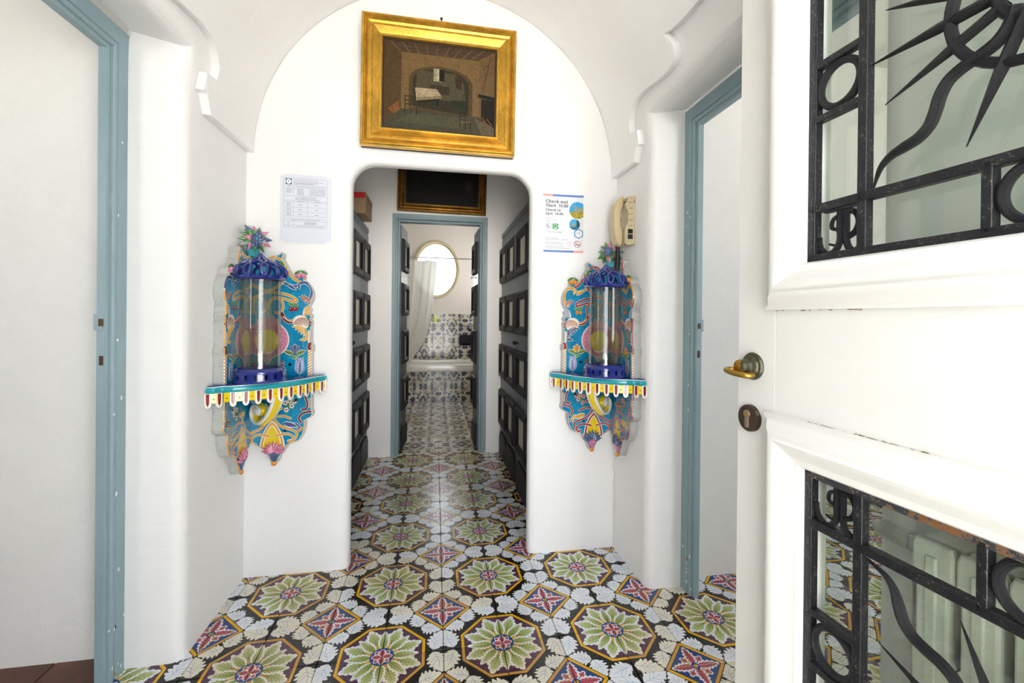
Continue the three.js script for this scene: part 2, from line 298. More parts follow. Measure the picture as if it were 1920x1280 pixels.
for (let j = 11; j <= 22; j++) for (let i = -3; i <= 2; i++) { const m = obj('tile', sprigG[(((i % 2) + 2) % 2) + 2 * (j % 2)], sprigMat[rand() > .5 ? 0 : 1], floorBath); m.position.set(.2 * i + .1, 0, -(.2 * j + .1)); }
// brown floor in the room on the left
const brownT = dataTex(512, (x, y, i) => { const k = .75 + .6 * (nA[i] - .5) + .35 * (nA[(y * 512 + (x * 9) % 512)] - .5); return [122 * k, 68 * k, 44 * k].map(cl); }, true, .6);
const brownMat = S({ map: brownT, roughness: .38 });
const floorLeft = struct('floor', bx(-3.2, -1.02, -.16, -.012, -.14, 1.6), M.mortar, 'polished reddish brown plank floor in the room on the left');
for (let k = 0; k < 11; k++) { const m = obj('plank', muv(new RoundedBoxGeometry(.197, .012, 1.735, 1, .002)), brownMat, floorLeft); m.position.set(-1.12 - .2 * k, -.006, .7275); }

// side walls with a door niche, rounded edges, carried up into the vault
const side = { R: { s: 1, J: .195, N: -.746, T: 1.956, c: -.27, X: .986, in: .077 }, L: { s: -1, J: .077, N: -.868, T: 1.966, c: -.39, X: .996, in: .071 } };
function sideWall(k) {
  const { s, J, N, T } = side[k], top = 1.8 + .83 * Math.asin((T - 1.8) / .83);
  const sh = shapeOf([[-1.6, -.1], [N, -.1], [N, top], [J, top], [J, -.1], [.62, -.1], [.62, 2.35], [-1.6, 2.35]]);
  const R = .83;
  const g = bend(extr(sh, .2, .036, 6), (z, y, t) => { if (y <= 1.8) return [s * (R + t), y, -z]; const a = (y - 1.8) / R; return [s * (R + t) * Math.cos(a), 1.8 + (R + t) * Math.sin(a), -z]; }, .07, .9);
  const w = struct(k === 'R' ? 'wall_right' : 'wall_left', g, M.plaster, k === 'R' ? 'white plaster wall with deep door niche beside the open entrance door' : 'white plaster wall with deep door niche on the left');
  // the masonry behind, round the door opening
  const x0 = s * .985, x1 = s * 1.1;
  obj('masonry', [bx(x0, x1, -.1, 2.75, -(J + .07), -.62), bx(x0, x1, -.1, 2.75, 1.6, -(N - .05)), bx(x0, x1, T + .06, 2.75, -(N - .05), -(J + .07))], M.plasterRoom, w);
}
sideWall('R'); sideWall('L');
// the vault: a plaster layer with a scalloped edge over each door
{
  const half = (c) => { // outline over one door as [depth, height along the vault], from the back wall towards the camera
    const o = c + .27, a = [[.54, -.004], [.297, -.008], [.286, .012], [.266, .048], [.246, .052], [.250, .112], [.311, .122]];
    const sp = new THREE.CatmullRomCurve3([[.313, .128], [.311, .165], [.268, .204], [.207, .224], [.125, .221], [.04, .209], [-.03, .207], [-.074, .219], [-.092, .251], [-.085, .284], [-.065, .315]].map((p) => v3(p[0], p[1], 0)), false, 'centripetal').getPoints(60).map((p) => [p.x, p.y]);
    const sp2 = new THREE.CatmullRomCurve3([[-.065, .316], [-.128, .303], [-.191, .297], [-.27, .296]].map((p) => v3(p[0], p[1], 0))).getPoints(14).map((p) => [p.x, p.y]);
    const h = [...a.slice(1), ...sp, ...sp2.slice(1)], m = h.slice(0, -1).reverse().map(([z, y]) => [-.54 - z, y]);
    return [a[0], ...[...h, ...m].map(([z, y]) => [z + o, y]), [-1.6, -.004]];
  };
  const L = PI * .8, right = half(side.R.c), left = half(side.L.c);
  const pts = [...right, ...left.map(([z, y]) => [z, L - y - .008]).reverse()];
  const g = bend(extr(shapeOf(pts), .03, .004, 2), (z, y, t) => { const a = y / .8, r = .8 + t; return [r * Math.cos(a), 1.8 + r * Math.sin(a), -z]; }, .06, .5);
  struct('ceiling', g, M.plaster, 'white barrel vault with scalloped plaster edge above each side door');
}
// back wall with the round-cornered passage
{
  const o = .405, t = 1.795, r = .105, sh = new THREE.Shape();
  sh.moveTo(-1.05, -.1); sh.lineTo(-o, -.1); sh.lineTo(-o, t - r); sh.absarc(-o + r, t - r, r, PI, PI / 2, true); sh.lineTo(o - r, t); sh.absarc(o - r, t - r, r, PI / 2, 0, true); sh.lineTo(o, -.1); sh.lineTo(1.05, -.1); sh.lineTo(1.05, 2.8); sh.lineTo(-1.05, 2.8); sh.closePath();
  const g = new THREE.ExtrudeGeometry(sh, { depth: .02, bevelThickness: .032, bevelSize: .032, bevelOffset: -.032, bevelSegments: 7, curveSegments: 14 });
  g.translate(0, 0, -.54 - .032 - .02);
  struct('wall_back', toCreasedNormals(muv(g), .7), M.plaster, 'white plaster end wall of the hall with round cornered passage');
}
// shell of the house
struct('ceiling', bx(-3.4, 3.4, 2.75, 2.95, -1.1, 1.85), M.plasterRoom, 'flat roof slab over the hall and the side rooms');
struct('ceiling', bx(-1.4, 1.12, 2.75, 2.95, -5.5, -1.1), M.plasterRoom, 'flat ceiling over the corridor and bathroom');
{
  const w = (a, b, c, d) => bx(a, b, c, d, 1.58, 1.82);
  struct('wall_front', [w(-3.4, -2.5, -.3, 2.75), w(-2.5, -1.85, -.3, 1.0), w(-2.5, -1.85, 1.9, 2.75), w(-1.85, -.27, -.3, 2.75), w(-.27, .66, 2.1, 2.75), w(.66, 1.7, -.3, 2.75), w(1.7, 2.6, -.3, .9), w(1.7, 2.6, 2.1, 2.75), w(2.6, 3.4, -.3, 2.75)], M.plasterRoom, 'entrance wall of the house with doorway and two windows');
  struct('wall_side', [bx(-3.4, -3.2, -.3, 2.75, -1.1, 1.6)], M.plasterRoom, 'outer wall of the room on the left');
  struct('wall_side', [bx(3.2, 3.4, -.3, 2.75, -1.1, 1.6)], M.plasterRoom, 'outer wall of the room on the right');
  struct('wall_left_room', bx(-3.3, -1.09, -.1, 2.75, -.3, -.138), M.plasterRoom, 'uneven white plaster wall behind the blue frame on the left');
  struct('wall_right_room', [bx(1.09, 1.42, -.1, 2.75, -.4, -.245), bx(1.3, 1.42, -.1, 2.75, -.95, -.4), bx(1.42, 3.3, -.1, 2.75, -1.05, -.9)], M.plasterRoom, 'white plaster wall seen through the doorway on the right');
}
// corridor and bathroom shell
{
  struct('wall_corridor_left', bx(-1.1, -.95, -.1, 2.75, -2.12, -.6), M.plaster, 'corridor wall behind the left wardrobe');
  struct('wall_corridor_right', bx(.95, 1.1, -.1, 2.75, -2.12, -.6), M.plaster, 'corridor wall behind the right wardrobe');
  const sh = shapeOf([[-1.3, -.1], [-.372, -.1], [-.372, 1.925], [.372, 1.925], [.372, -.1], [1.3, -.1], [1.3, 2.75], [-1.3, 2.75]]);
  struct('wall_corridor_end', muv(extr(sh, .12, .006)).translate(0, 0, -2.24), M.plaster, 'white end wall of the corridor round the blue door frame');
  struct('wall_bathroom_left', bx(-1.35, -1.2, -.1, 2.75, -5.4, -2.2), M.plasterBath, 'left bathroom wall');
  struct('wall_bathroom_right', [bx(.9, 1.05, -.1, 1.3, -4.95, -4.1), bx(.9, 1.05, 2.35, 2.75, -4.95, -4.1), bx(.9, 1.05, -.1, 2.75, -5.4, -4.95), bx(.9, 1.05, -.1, 2.75, -4.1, -2.2)], M.plasterBath, 'right bathroom wall with a window out of sight');
  const sb = shapeOf([[-1.3, -.1], [1.0, -.1], [1.0, 2.75], [-1.3, 2.75]]), e = new THREE.Path(); e.absellipse(-.031, 1.823, .318, .4, 0, 2 * PI, false); sb.holes.push(e);
  const wb = struct('wall_bathroom_back', muv(extr(sb, .24, .004, 2, 48)).translate(0, 0, -5.39), M.plasterBath, 'beige bathroom end wall with oval window and flowered tiles');
  for (let r = 0; r < 4; r++) for (let i = -4; i <= 3; i++) { const g = sprigG[(((i % 2) + 2) % 2) + 2 * (r % 2)], m = obj('tile', g, sprigMat[rand() > .5 ? 0 : 1], wb); m.rotation.x = PI / 2; m.position.set(.2 * i + .1 + .004, 1.066 - .2 * r, -5.14); }
}
// oval window
{
  const w = structGroup('window_1', 'oval window with cream frame glowing white above the bathtub', 'window', [-.031, 1.823, -5.15]);
  const ring = (a, b, d, z) => { const s = new THREE.Shape(); s.absellipse(0, 0, .344 - a, .43 - a, 0, 2 * PI, false); const h = new THREE.Path(); h.absellipse(0, 0, .344 - b, .43 - b, 0, 2 * PI, true); s.holes.push(h); return extr(s, d, .004, 2, 48).translate(0, 0, z); };
  const fm = S({ color: 0xc9b892, roughness: .5 });
  obj('window_frame', [toCreasedNormals(ring(0, .03, .035, -.015), .5), toCreasedNormals(ring(.026, .05, .03, -.05), .5)], fm, w);
  const p = new THREE.Shape(); p.absellipse(0, 0, .305, .39, 0, 2 * PI, false); obj('pane', new THREE.ShapeGeometry(p, 48).translate(0, 0, -.04), M.pane, w);
}
// outside
struct('terrace', bx(-9, 9, -.3, -.06, 1.82, 12), S({ map: mottle([205, 202, 196], .15, 1.5), roughness: .9 }), 'pale paved terrace before the entrance').name = 'floor_terrace';

struct('wall_porch', bx(-.78, -.58, -.1, 2.55, 1.82, 3.1), M.plasterRoom, 'low side wall of the porch before the entrance');
// ---------------------------------------------------------------- blue door frames of the setting
function sideDoor(n, k, label) {
  const { s, J, N, T, X, in: ins } = side[k], d = structGroup(n, label, 'door frame', [s * X, 0, -(J + N) / 2], s > 0 ? -PI / 2 : PI / 2), hw = (J - N) / 2;
  // moulding: flat casing, bead, rebate and reveal; u outwards from the clear opening
  const prof = [[.07, -.03], [0, -.03], [0, -.008], [.006, -.005], [.012, -.005], [.0125, .001], [.016, .005], [.023, .006], [.028, .003], [.03, .0], [.0315, .004], [.08, .005], [.08, -.03]];
  obj('frame', sweepFrame(prof, -hw + ins, hw - ins, 0, T - .06, true, .3), M.blue, d);
  const chip = rng(s > 0 ? 61 : 62), far = (s > 0 ? -1 : 1);
  for (let k = 0; k < 16; k++) { const w = .002 + .003 * chip(), h = .003 + .006 * chip(), x = far * (hw - ins + (chip() > .5 ? .0315 : .07 * chip())), y = k < 9 ? .01 + .18 * chip() : .2 + 1.5 * chip(); obj('paint_chip', extr(shapeOf([[-w, -h * .6], [w * .4, -h], [w, h * .2], [w * .2, h], [-w * .7, h * .5]]), .0006).translate(x, y, .0051), k === 0 ? M.chipRust : M.chipWhite, d); }
  // lock keep in the far reveal
  const fx = (s > 0 ? -1 : 1) * (hw - ins);   // local x of the far reveal (away from the camera)
  const sg = s > 0 ? 1 : -1;
  const pl = obj('strike_plate', bx(fx - .0015, fx + .0015, 1.066, 1.114, -.037, -.012, .001), M.blue, d); pl.userData.label = 'painted metal latch plate';
  obj('latch_hole', bx(fx - .003, fx + .003, 1.078, 1.1, -.024, -.012), S({ color: 0x54402e, roughness: .8 }), d);
  obj('bolt_hole', bx(fx - .002, fx + .002, .962, .99, -.022, -.012), S({ color: 0x4a2e20, roughness: .8 }), d);
}
sideDoor('door_1', 'L', 'pale blue painted door frame set in the left niche');
sideDoor('door_2', 'R', 'pale blue painted door frame set in the right niche');
{
  const d = structGroup('door_3', 'blue painted door frame at the corridor end leading to the bathroom', 'door frame', [0, 0, -2.12]);
  const prof = [[0, -.11], [0, -.035], [.012, -.03], [.012, .006], [.018, .012], [.026, .012], [.03, .006], [.052, .006], [.056, .0], [.056, -.01]];
  obj('frame', sweepFrame(prof, -.325, .325, 0, 1.882, true, .3), M.blue, d);
}

// ---------------------------------------------------------------- entrance door, standing open on the right
{
  const d = thing('entrance_door', 'white panelled entrance door standing open with black iron sun grilles', 'door', [.61, 0, .636], -87.3 * PI / 180);
  const W = .93, H = 2.02, x0 = .162, x1 = .768, U = [1.214, 1.816], L = [.253, .855];
  const st = .0985, zb0 = -.045, lf = (n, a, b, c, e) => obj(n, bx(a, b, c, e, zb0, 0, .001), M.doorWhite, d);
  lf('stile', 0, st, .012, H); lf('stile', W - st, W, .012, H);
  lf('rail', st + .0006, W - st - .0006, .012, L[0]); lf('rail', st + .0006, W - st - .0006, L[1], U[0]); lf('rail', st + .0006, W - st - .0006, U[1], H);
  for (const [a, b] of [U, L]) { lf('edge_strip', st + .0006, x0, a, b); lf('edge_strip', x1, W - st - .0006, a, b); }
  const prof = [[-.004, -.03], [-.004, .006], [0, .012], [.012, .015], [.026, .026], [.036, .031], [.046, .031], [.056, .026], [.064, .017], [.07, .012], [.079, .011], [.08, 0]];
  const back = [[-.004, -.02], [-.004, -.05], [.02, -.055], [.03, -.044]];
  for (const [a, b] of [U, L]) {
    obj('moulding', sweepFrame(prof, x0, x1, a, b, false, .6), M.doorWhite, d);
    obj('glazing_bead', sweepFrame(back, x0, x1, a, b, false, .4), M.doorWhite, d);
    const inner = obj('glass', bx(x0 - .003, x1 + .003, a - .003, b + .003, -.0405, -.0365), M.pane, d); inner.userData.label = 'clear glass pane behind the iron grille';
    // iron grille: frame, inner square, corner monograms, rings and the sun
    const cx = .465, cy = (a + b) / 2, h = .303, hh = (b - a) / 2, w = .0075, zf = -.002, zb = -.018;
    const bar = (X0, Y0, X1, Y1) => bx(X0, X1, Y0, Y1, zb, zf, .002);
    const gr = obj('iron_grille', [bar(cx - h, cy - hh, cx - h + .018, cy + hh), bar(cx + h - .018, cy - hh, cx + h, cy + hh), bar(cx - h, cy - hh, cx + h, cy - hh + .018)], M.iron, d);
    gr.userData.label = 'black wrought iron grille with sun rays, rings and corner monograms';
    obj('top_bar', bar(cx - h, cy + hh - .018, cx + h, cy + hh), b < 1 ? M.rust : M.iron, gr).userData.label = b < 1 ? 'rusty top bar of the grille' : 'top bar of the grille';
    const q = .203, i0 = q - w, i1 = q + w;
    for (const s of [-1, 1]) { obj('bar', bar(cx + s * q - w, cy - hh + .01, cx + s * q + w, cy + hh - .01), M.iron, gr); obj('bar', bar(cx - h + .01, cy + s * q - w, cx + h - .01, cy + s * q + w), M.iron, gr); }
    const rg = (x, y, R, r) => { const g = new THREE.TorusGeometry(R, r, 8, 40); g.scale(1, 1, 1.2); return g.translate(x, y, -.011); };
    for (const s of [-1, 1]) {
      for (const e of [-1, 1]) { obj('short_bar', bar(cx + s * .246 - .045, cy + e * .047 - .006, cx + s * .246 + .045, cy + e * .047 + .006), M.iron, gr); obj('short_bar', bar(cx + e * .047 - .006, cy + s * .246 - .045, cx + e * .047 + .006, cy + s * .246 + .045), M.iron, gr); }
      obj('ring', rg(cx + s * .248, cy, .036, .0062), M.iron, gr); obj('ring', rg(cx, cy + s * .248, .036, .0062), M.iron, gr);
    }
    obj('sun_ring', rg(cx, cy, .092, .0068), M.iron, gr); obj('sun_ring', rg(cx, cy, .043, .007), M.iron, gr);
    for (let k = 0; k < 16; k++) {
      const t = k * PI / 8, c = Math.cos(t), s = Math.sin(t), P0 = (r, o) => [cx + c * r - s * o, cy + s * r + c * o, -.0095];
      if (k % 4 === 2) { const pts = []; for (let m = 0; m <= 14; m++) { const u = m / 14; pts.push(P0(.034 + u * .242, .0105 * Math.sin(u * 4.2 * PI))); } obj('wavy_ray', taper(pts, (u) => .0078 * Math.min(1, (1 - u) * 3 + .12), 56, 6), M.iron, gr); }
      else { const Lr = k % 4 === 0 ? .199 : .188; obj('ray', taper([P0(.036, 0), P0(.11, 0), P0(Lr, 0)], (u) => .0085 * Math.min(1, (1 - u) * 1.5 + .1), 12, 4), M.iron, gr); }
    }
    // letters in the corners
    for (const s of [-1, 1]) for (const e of [-1, 1]) {
      const ox = cx + s * .2475 - .04, oy = cy + e * .2475 - .04, Q = (l) => l.map(([x, y]) => [ox + x * .08, oy + y * .08, -.012]);
      obj('monogram', [
        taper(Q([[.52, .92], [.52, .55], [.52, .28], [.42, .08], [.26, .03], [.12, .12], [.06, .3], [.06, .42]]), (u) => .0052 * (u > .8 ? 1.3 - u * .6 : 1), 30, 6),
        taper(Q([[.66, .9], [.66, .55], [.66, .3], [.72, .1], [.86, .02], [.96, .12], [1.0, .3]]), (u) => .0052 * (u > .8 ? 1.4 - u * .6 : 1), 30, 6),
        taper(Q([[.62, .86], [.84, .82], [.93, .62], [.86, .42], [.7, .33]]), (u) => .005, 20, 6),
        taper(Q([[.5, .82], [.36, .74], [.34, .58], [.46, .52]]), () => .0034, 14, 6), taper(Q([[.28, .24], [.42, .2], [.5, .24]]), () => .0022, 8, 5),
        bx(ox + .016, ox + .08, oy + .073, oy + .081, -.017, -.006, .001)], M.iron, gr);
    }
  }
  // flaked paint along the mouldings
  const cr = rng(81), chipMat = S({ color: 0x8a7a62, roughness: .9 });
  for (let k = 0; k < 34; k++) { const low = k < 22, w = .002 + .008 * cr() * (low ? 1 : .6), h = .0005 + .0007 * cr(), x = low ? .1 + .28 * cr() : .1 + .2 * cr(), y = low ? .9345 + .0015 * cr() - (cr() > .7 ? .012 : 0) : 1.1335 + .001 * cr(); const z = low && y < .93 ? .0118 : .0004; obj('paint_flake', extr(shapeOf([[-w, -h], [w * .3, -h * 1.4], [w, h * .4], [-w * .4, h]]), .0006).translate(x, y, z), chipMat, d); }
  // brass pull ring on its rose
  const hd = obj('door_handle', [lathe([[0, 0], [.0275, 0], [.0285, .003], [.026, .007], [.022, .008], [.02, .012], [.014, .015], [.0125, .02], [.0135, .026], [.0125, .032], [.008, .036], [0, .037]]).rotateX(PI / 2)], M.verdigris, d);
  hd.position.set(.044, 1.02, 0); hd.userData.label = 'weathered brass door pull with an oval ring';
  const rgp = []; for (let k = 0; k < 24; k++) { const t = k / 24 * 2 * PI; rgp.push([.003 + .031 * Math.cos(t), -.012 - .003 * Math.cos(t), .038 + .016 * Math.sin(t)]); }
  obj('ring', tube(rgp, .0058, 64, 10, true), M.brass, hd);
  obj('neck', lathe([[0, .02], [.0125, .02], [.0155, .026], [.0135, .033], [.008, .037], [0, .038]]).rotateX(PI / 2).translate(-.004, -.001, .001), M.brass, hd);
  const lk = obj('lock', lathe([[0, 0], [.0275, 0], [.0275, .008], [.0265, .0095], [.019, .01], [0, .01]], 40).rotateX(PI / 2), M.bronze, d); lk.position.set(.039, .912, 0); lk.userData.label = 'round dark bronze lock plate with keyhole';
  const key = new THREE.Shape(); key.absarc(0, .007, .0082, -.32 * PI, 1.32 * PI, false); key.lineTo(-.0048, -.017); key.absarc(0, -.017, .0048, PI, 2 * PI, false); key.closePath();
  const cyl = obj('cylinder', extr(key, .004, .0008), M.cylinder, lk); cyl.position.set(0, .002, .009); cyl.scale.set(1, 1, 1);
  obj('keyhole', [new THREE.CylinderGeometry(.0042, .0042, .0012, 20).rotateX(PI / 2).translate(0, .009, .0135), bx(-.0007, .0007, .005, .013, .0132, .0145)], M.brass, lk);
}

// ---------------------------------------------------------------- radiator behind the entrance door
{
  const r = thing('radiator', 'off-white sectional radiator behind the open glazed entrance door', 'radiator', [.83, .1, .905], -PI / 2);
  // local x runs towards the camera, z into the hall
  for (let k = 0; k < 10; k++) {
    const x = .03 + .06 * k, f = shapeOf([[-.0285, 0], [.0285, 0], [.0285, .50], [.0225, .508], [.0225, .60], [.0285, .612], [.0285, .665], [.024, .676], [-.024, .676], [-.0285, .665], [-.0285, .612], [-.0225, .60], [-.0225, .508], [-.0285, .50]]);
    const s = obj('section', [extr(f, .014, .004, 2).translate(0, 0, .098), bx(-.018, .018, .004, .668, .034, .098, .006), bx(-.0285, .0285, .6, .676, .045, .09, .006), bx(-.0285, .0285, 0, .07, .045, .09, .006), bx(-.008, .008, .02, .655, .11, .116, .003)], M.radiator, r);
    s.position.x = x;
  }
  const v = obj('valve', [new THREE.CylinderGeometry(.009, .009, .03, 16).rotateZ(PI / 2).translate(-.012, .644, .07), bx(-.03, -.012, .63, .658, .058, .082, .004), new THREE.CylinderGeometry(.008, .008, .64, 12).translate(-.021, .32, .07)], M.steel, r); v.userData.label = 'metal radiator valve and pipe';
  const rib = new THREE.Shape(); for (let k = 0; k < 48; k++) { const R = k % 2 ? .0148 : .0162, t = k / 48 * 2 * PI; rib[k ? 'lineTo' : 'moveTo'](R * Math.cos(t), R * Math.sin(t)); }
  const h = obj('valve_knob', [extr(rib, .05, .003).rotateY(-PI / 2).translate(-.03, .644, .07), new THREE.CylinderGeometry(.0105, .0145, .012, 24).rotateZ(PI / 2).translate(-.085, .644, .07)], M.valveGrey, r); h.userData.label = 'grey ribbed thermostatic knob';
  obj('knob_hole', new THREE.CylinderGeometry(.004, .004, .003, 12).rotateZ(PI / 2).translate(-.0915, .644, .07), M.black, h);
}

// ---------------------------------------------------------------- corner sconces of painted majolica with lanterns
const OUT = [[0, 1.375], [.012, 1.362], [.03, 1.357], [.053, 1.354], [.07, 1.36], [.088, 1.366], [.104, 1.373], [.112, 1.382], [.121, 1.378], [.122, 1.366], [.117, 1.356], [.131, 1.33], [.147, 1.297], [.168, 1.275], [.18, 1.274], [.182, 1.29], [.196, 1.295], [.205, 1.287], [.203, 1.268], [.218, 1.256], [.232, 1.235], [.24, 1.21], [.239, 1.185], [.228, 1.163], [.222, 1.155], [.232, 1.143], [.226, 1.128], [.236, 1.114], [.230, 1.1], [.236, 1.09], [.233, 1.06], [.233, 1.001], [.242, .985], [.240, .964], [.236, .955], [.237, .86], [.238, .717], [.243, .697], [.237, .684], [.222, .676], [.210, .668], [.211, .64], [.204, .612], [.19, .587], [.16, .575], [.142, .569], [.133, .551], [.124, .535], [.112, .52], [.106, .502], [.099, .49], [.09, .486], [.081, .49], [.075, .504], [.068, .522], [.056, .54], [.045, .557], [.024, .568], [0, .586]];
function wingCanvas(c) {
  const K = 1969, draw = (g, H) => { // H: paint heights in place of colours
    const F = (col, h) => { g.fillStyle = H ? `rgb(${h},${h},${h})` : col; }, St = (col, h, w) => { g.strokeStyle = H ? `rgb(${h},${h},${h})` : col; g.lineWidth = w; };
    const sp = (pts, w, col, h, edge = '#f4efe2') => { // a scroll: white outline with a coloured core
      const go = () => { g.beginPath(); g.moveTo(...pts[0]); for (let i = 1; i < pts.length - 1; i++) g.quadraticCurveTo(...pts[i], (pts[i][0] + pts[i + 1][0]) / 2, (pts[i][1] + pts[i + 1][1]) / 2); g.lineTo(...pts.at(-1)); };
      g.lineCap = 'round'; go(); St(edge, h - 30, w + 13); g.stroke(); go(); St(col, h, w + 4); g.stroke();
    };
    const LF = (x0, y0, x1, y1, w, edge, fill, vein, n = 6, h = 190) => { if (H) { leafPath(g, x0, y0, x1, y1, w, n, .25); F('', h); g.fill(); } else leaf(g, x0, y0, x1, y1, w, n, .25, edge, fill, vein, .72); };
    const el = (x, y, rx, ry, col, h, rot = 0) => { F(col, h); g.beginPath(); g.ellipse(x, y, rx, ry, rot, 0, 7); g.fill(); };
    g.setTransform(1, 0, 0, 1, 0, 0); F(c.bg, 90); g.fillRect(0, 0, 512, 2048);
    const r = rng(21); if (!H) for (let i = 0; i < 260; i++) { g.fillStyle = r() > .5 ? 'rgba(0,60,90,.12)' : 'rgba(120,220,230,.10)'; g.beginPath(); g.ellipse(r() * 512, r() * 2048, 10 + 40 * r(), 8 + 22 * r(), r() * 3, 0, 7); g.fill(); }
    // raised white rim along the outline
    const X = (u) => (u + .01) * K, Y = (y) => (1.51 - y) * K;
    g.beginPath(); OUT.forEach(([u, y], i) => g[i ? 'lineTo' : 'moveTo'](X(u), Y(y))); St('#efe9da', 170, 16); g.lineJoin = 'round'; g.stroke(); St(c.scroll, 200, 6); g.stroke();
    // photographed coordinates of the upper half
    const sx = .002084 / 5.12 * K, ux = (.002084 * 390 + .000017 * 580 - .993645 + .01) * K, sy = .002243 / 5.12 * K, uy = (1.51 - (2.444792 - .002243 * 470)) * K;
    g.setTransform(sx, 0, 0, sy, ux, uy);
    sp([[330, 60], [400, 130], [470, 70], [560, 85], [640, 66], [700, 100], [755, 190], [820, 282], [880, 300]], 14, c.scroll, 210);
    sp([[500, 80], [540, 118], [572, 84], [600, 118], [640, 84]], 8, c.scroll, 210);
    sp([[745, 160], [760, 250], [700, 330], [600, 390], [500, 430], [430, 470]], 14, c.scroll, 215);
    sp([[420, 340], [520, 390], [640, 410], [760, 425], [850, 470], [855, 500], [800, 490], [690, 455], [600, 470], [570, 560], [570, 610]], 15, c.scroll, 220);
    sp([[430, 470], [520, 450], [570, 540], [540, 600], [500, 600]], 12, c.scroll, 210); sp([[640, 450], [710, 480], [725, 550], [690, 610], [650, 600]], 13, c.scroll, 210); sp([[440, 610], [420, 540], [450, 480]], 12, c.scroll, 205);
    LF(690, 90, 745, 230, 26, '#cfe0a8', '#5d9a3e', '#3c6d28'); LF(660, 120, 700, 200, 18, '#9fc5d6', '#2b5f8e', null);
    for (const [x, y] of [[640, 130], [610, 140], [660, 110]]) LF(x, y, x + 34, y + 20, 9, '#183d5c', null, null, 4, 120);
    // navy (or gold) scrolling leaf and its red fan
    sp([[735, 318], [790, 345], [850, 350], [880, 310], [950, 305], [1000, 370], [990, 450], [945, 500]], 20, c.leaf, 215); LF(760, 330, 850, 385, 22, '#e7e9ee', c.leaf, null); LF(860, 315, 880, 380, 18, '#e7e9ee', c.leaf, null);
    for (let k = 0; k < 5; k++) LF(960, 500, 868 + k * 26, 440 - 18 * Math.sin(k), 13, '#f3ead8', c.fan, null, 3, 210);
    // fruit
    for (const [x, y] of [[796, 568], [838, 566]]) { el(x, y, 21, 20, c.fruit, 240); if (!H) el(x - 6, y - 7, 5, 5, '#ffe0c8', 0); }
    LF(830, 540, 765, 505, 18, '#a9c77a', '#5c8d3c', null); LF(830, 540, 875, 520, 16, '#a9c77a', '#5c8d3c', null);
    // shell at the rim
    for (let k = 0; k < 5; k++) sp([[985, 530 + k * 22], [935, 545 + k * 14], [920, 600 + k * 8]], 9, c.shell, 205);
    // horn of plenty
    sp([[708, 612], [735, 675], [800, 692], [850, 668]], 30, c.horn, 215, '#f6ead6'); sp([[722, 640], [770, 684], [830, 680]], 8, '#f0d8c4', 225, c.horn);
    el(893, 694, 82, 70, '#f6ead6', 205, .25); for (let k = 0; k < 5; k++) { St(c.horn, 235, 7 - k * .5); g.beginPath(); g.ellipse(915, 735 - k * 1, 92 - k * 17, 82 - k * 14, .2, PI * 1.02, PI * 1.9); g.stroke(); }
    for (let k = 0; k < 6; k++) LF(930, 740, 800 + k * 30, 735 + 30 * k - 6 * k * k * .2, 17, '#f6efdf', c.jag, null, 3, 215);
    LF(965, 850, 880, 865, 20, '#f6efdf', c.jag, null, 4, 210);
    // cartouche
    for (const [col, k, h] of [['#f7e4e8', 1.06, 190], [c.pink, 1, 205]]) {
      F(col, h); g.beginPath(); for (let q = -4; q <= 4; q++) g.ellipse(572 + q * 34 * k, 715 + q * q * 7, 26 * k, (92 - q * q * 3) * k, q * .12, 0, 7); g.fill();
      g.beginPath(); const T = (x, y) => [572 + (x - 572) * k, 870 + (y - 870) * k]; g.moveTo(...T(572, 700)); g.bezierCurveTo(...T(740, 690), ...T(820, 850), ...T(735, 960)); g.bezierCurveTo(...T(690, 1010), ...T(620, 1000), ...T(585, 1085)); g.lineTo(...T(559, 1085)); g.bezierCurveTo(...T(524, 1000), ...T(454, 1010), ...T(409, 960)); g.bezierCurveTo(...T(324, 850), ...T(404, 690), ...T(572, 700)); g.fill();
    }
    for (const s of [-1, 1]) for (let q = 0; q < 9; q++) { const t = -1.1 + q * .27; St(c.pinkVein, 170, 4); g.beginPath(); g.moveTo(572 + s * 132 * Math.cos(t), 870 + 136 * Math.sin(t)); g.quadraticCurveTo(572 + s * 165 * Math.cos(t + .08), 862 + 165 * Math.sin(t + .1), 572 + s * 182 * Math.cos(t + .22), 872 + 176 * Math.sin(t + .22)); g.stroke(); }
    for (let q = -4; q <= 4; q++) { St(c.pinkVein, 170, 4); g.beginPath(); g.moveTo(572 + q * 26, 750); g.lineTo(572 + q * 36, 640 + q * q * 8); g.stroke(); }
    el(572, 870, 124, 128, '#f6e3e0', 225); el(572, 870, 104, 110, c.yellow, 250);
    // tulip, leaves, plume
    LF(835, 1000, 835, 900, 48, '#b9c2d6', c.tulip, '#33406a', 4, 225); LF(820, 1000, 795, 915, 22, '#8e9ab8', c.tulip, null, 3, 215); LF(850, 1000, 880, 915, 22, '#8e9ab8', c.tulip, null, 3, 215); LF(825, 1000, 724, 970, 26, '#dfe6b8', '#5b9a44', '#a03c3c'); LF(850, 1000, 945, 965, 26, '#dfe6b8', '#5b9a44', '#a03c3c'); LF(800, 1040, 885, 1020, 20, '#c9dca0', '#6aa04c', null);
    for (let k = 0; k < 5; k++) for (const s of [-1, 1]) LF(882, 1190 - k * 24, 882 + s * (50 - k * 4), 1130 - k * 26, 18, '#e9ecf4', c.plume, null, 4, 215); LF(882, 1205, 890, 1035, 26, '#e9ecf4', c.plume, null, 6, 220);
    el(788, 1100, 15, 14, '#101418', 20); el(688, 438, 10, 9, '#101418', 20);
    // arch leaves beside the lantern, striped colonnette
    for (let k = 0; k < 6; k++) LF(690 + k * 6, 1070 + k * 26, 740 + k * 4, 1085 + k * 24, 13, '#f3e6e4', c.horn, null, 3, 205);
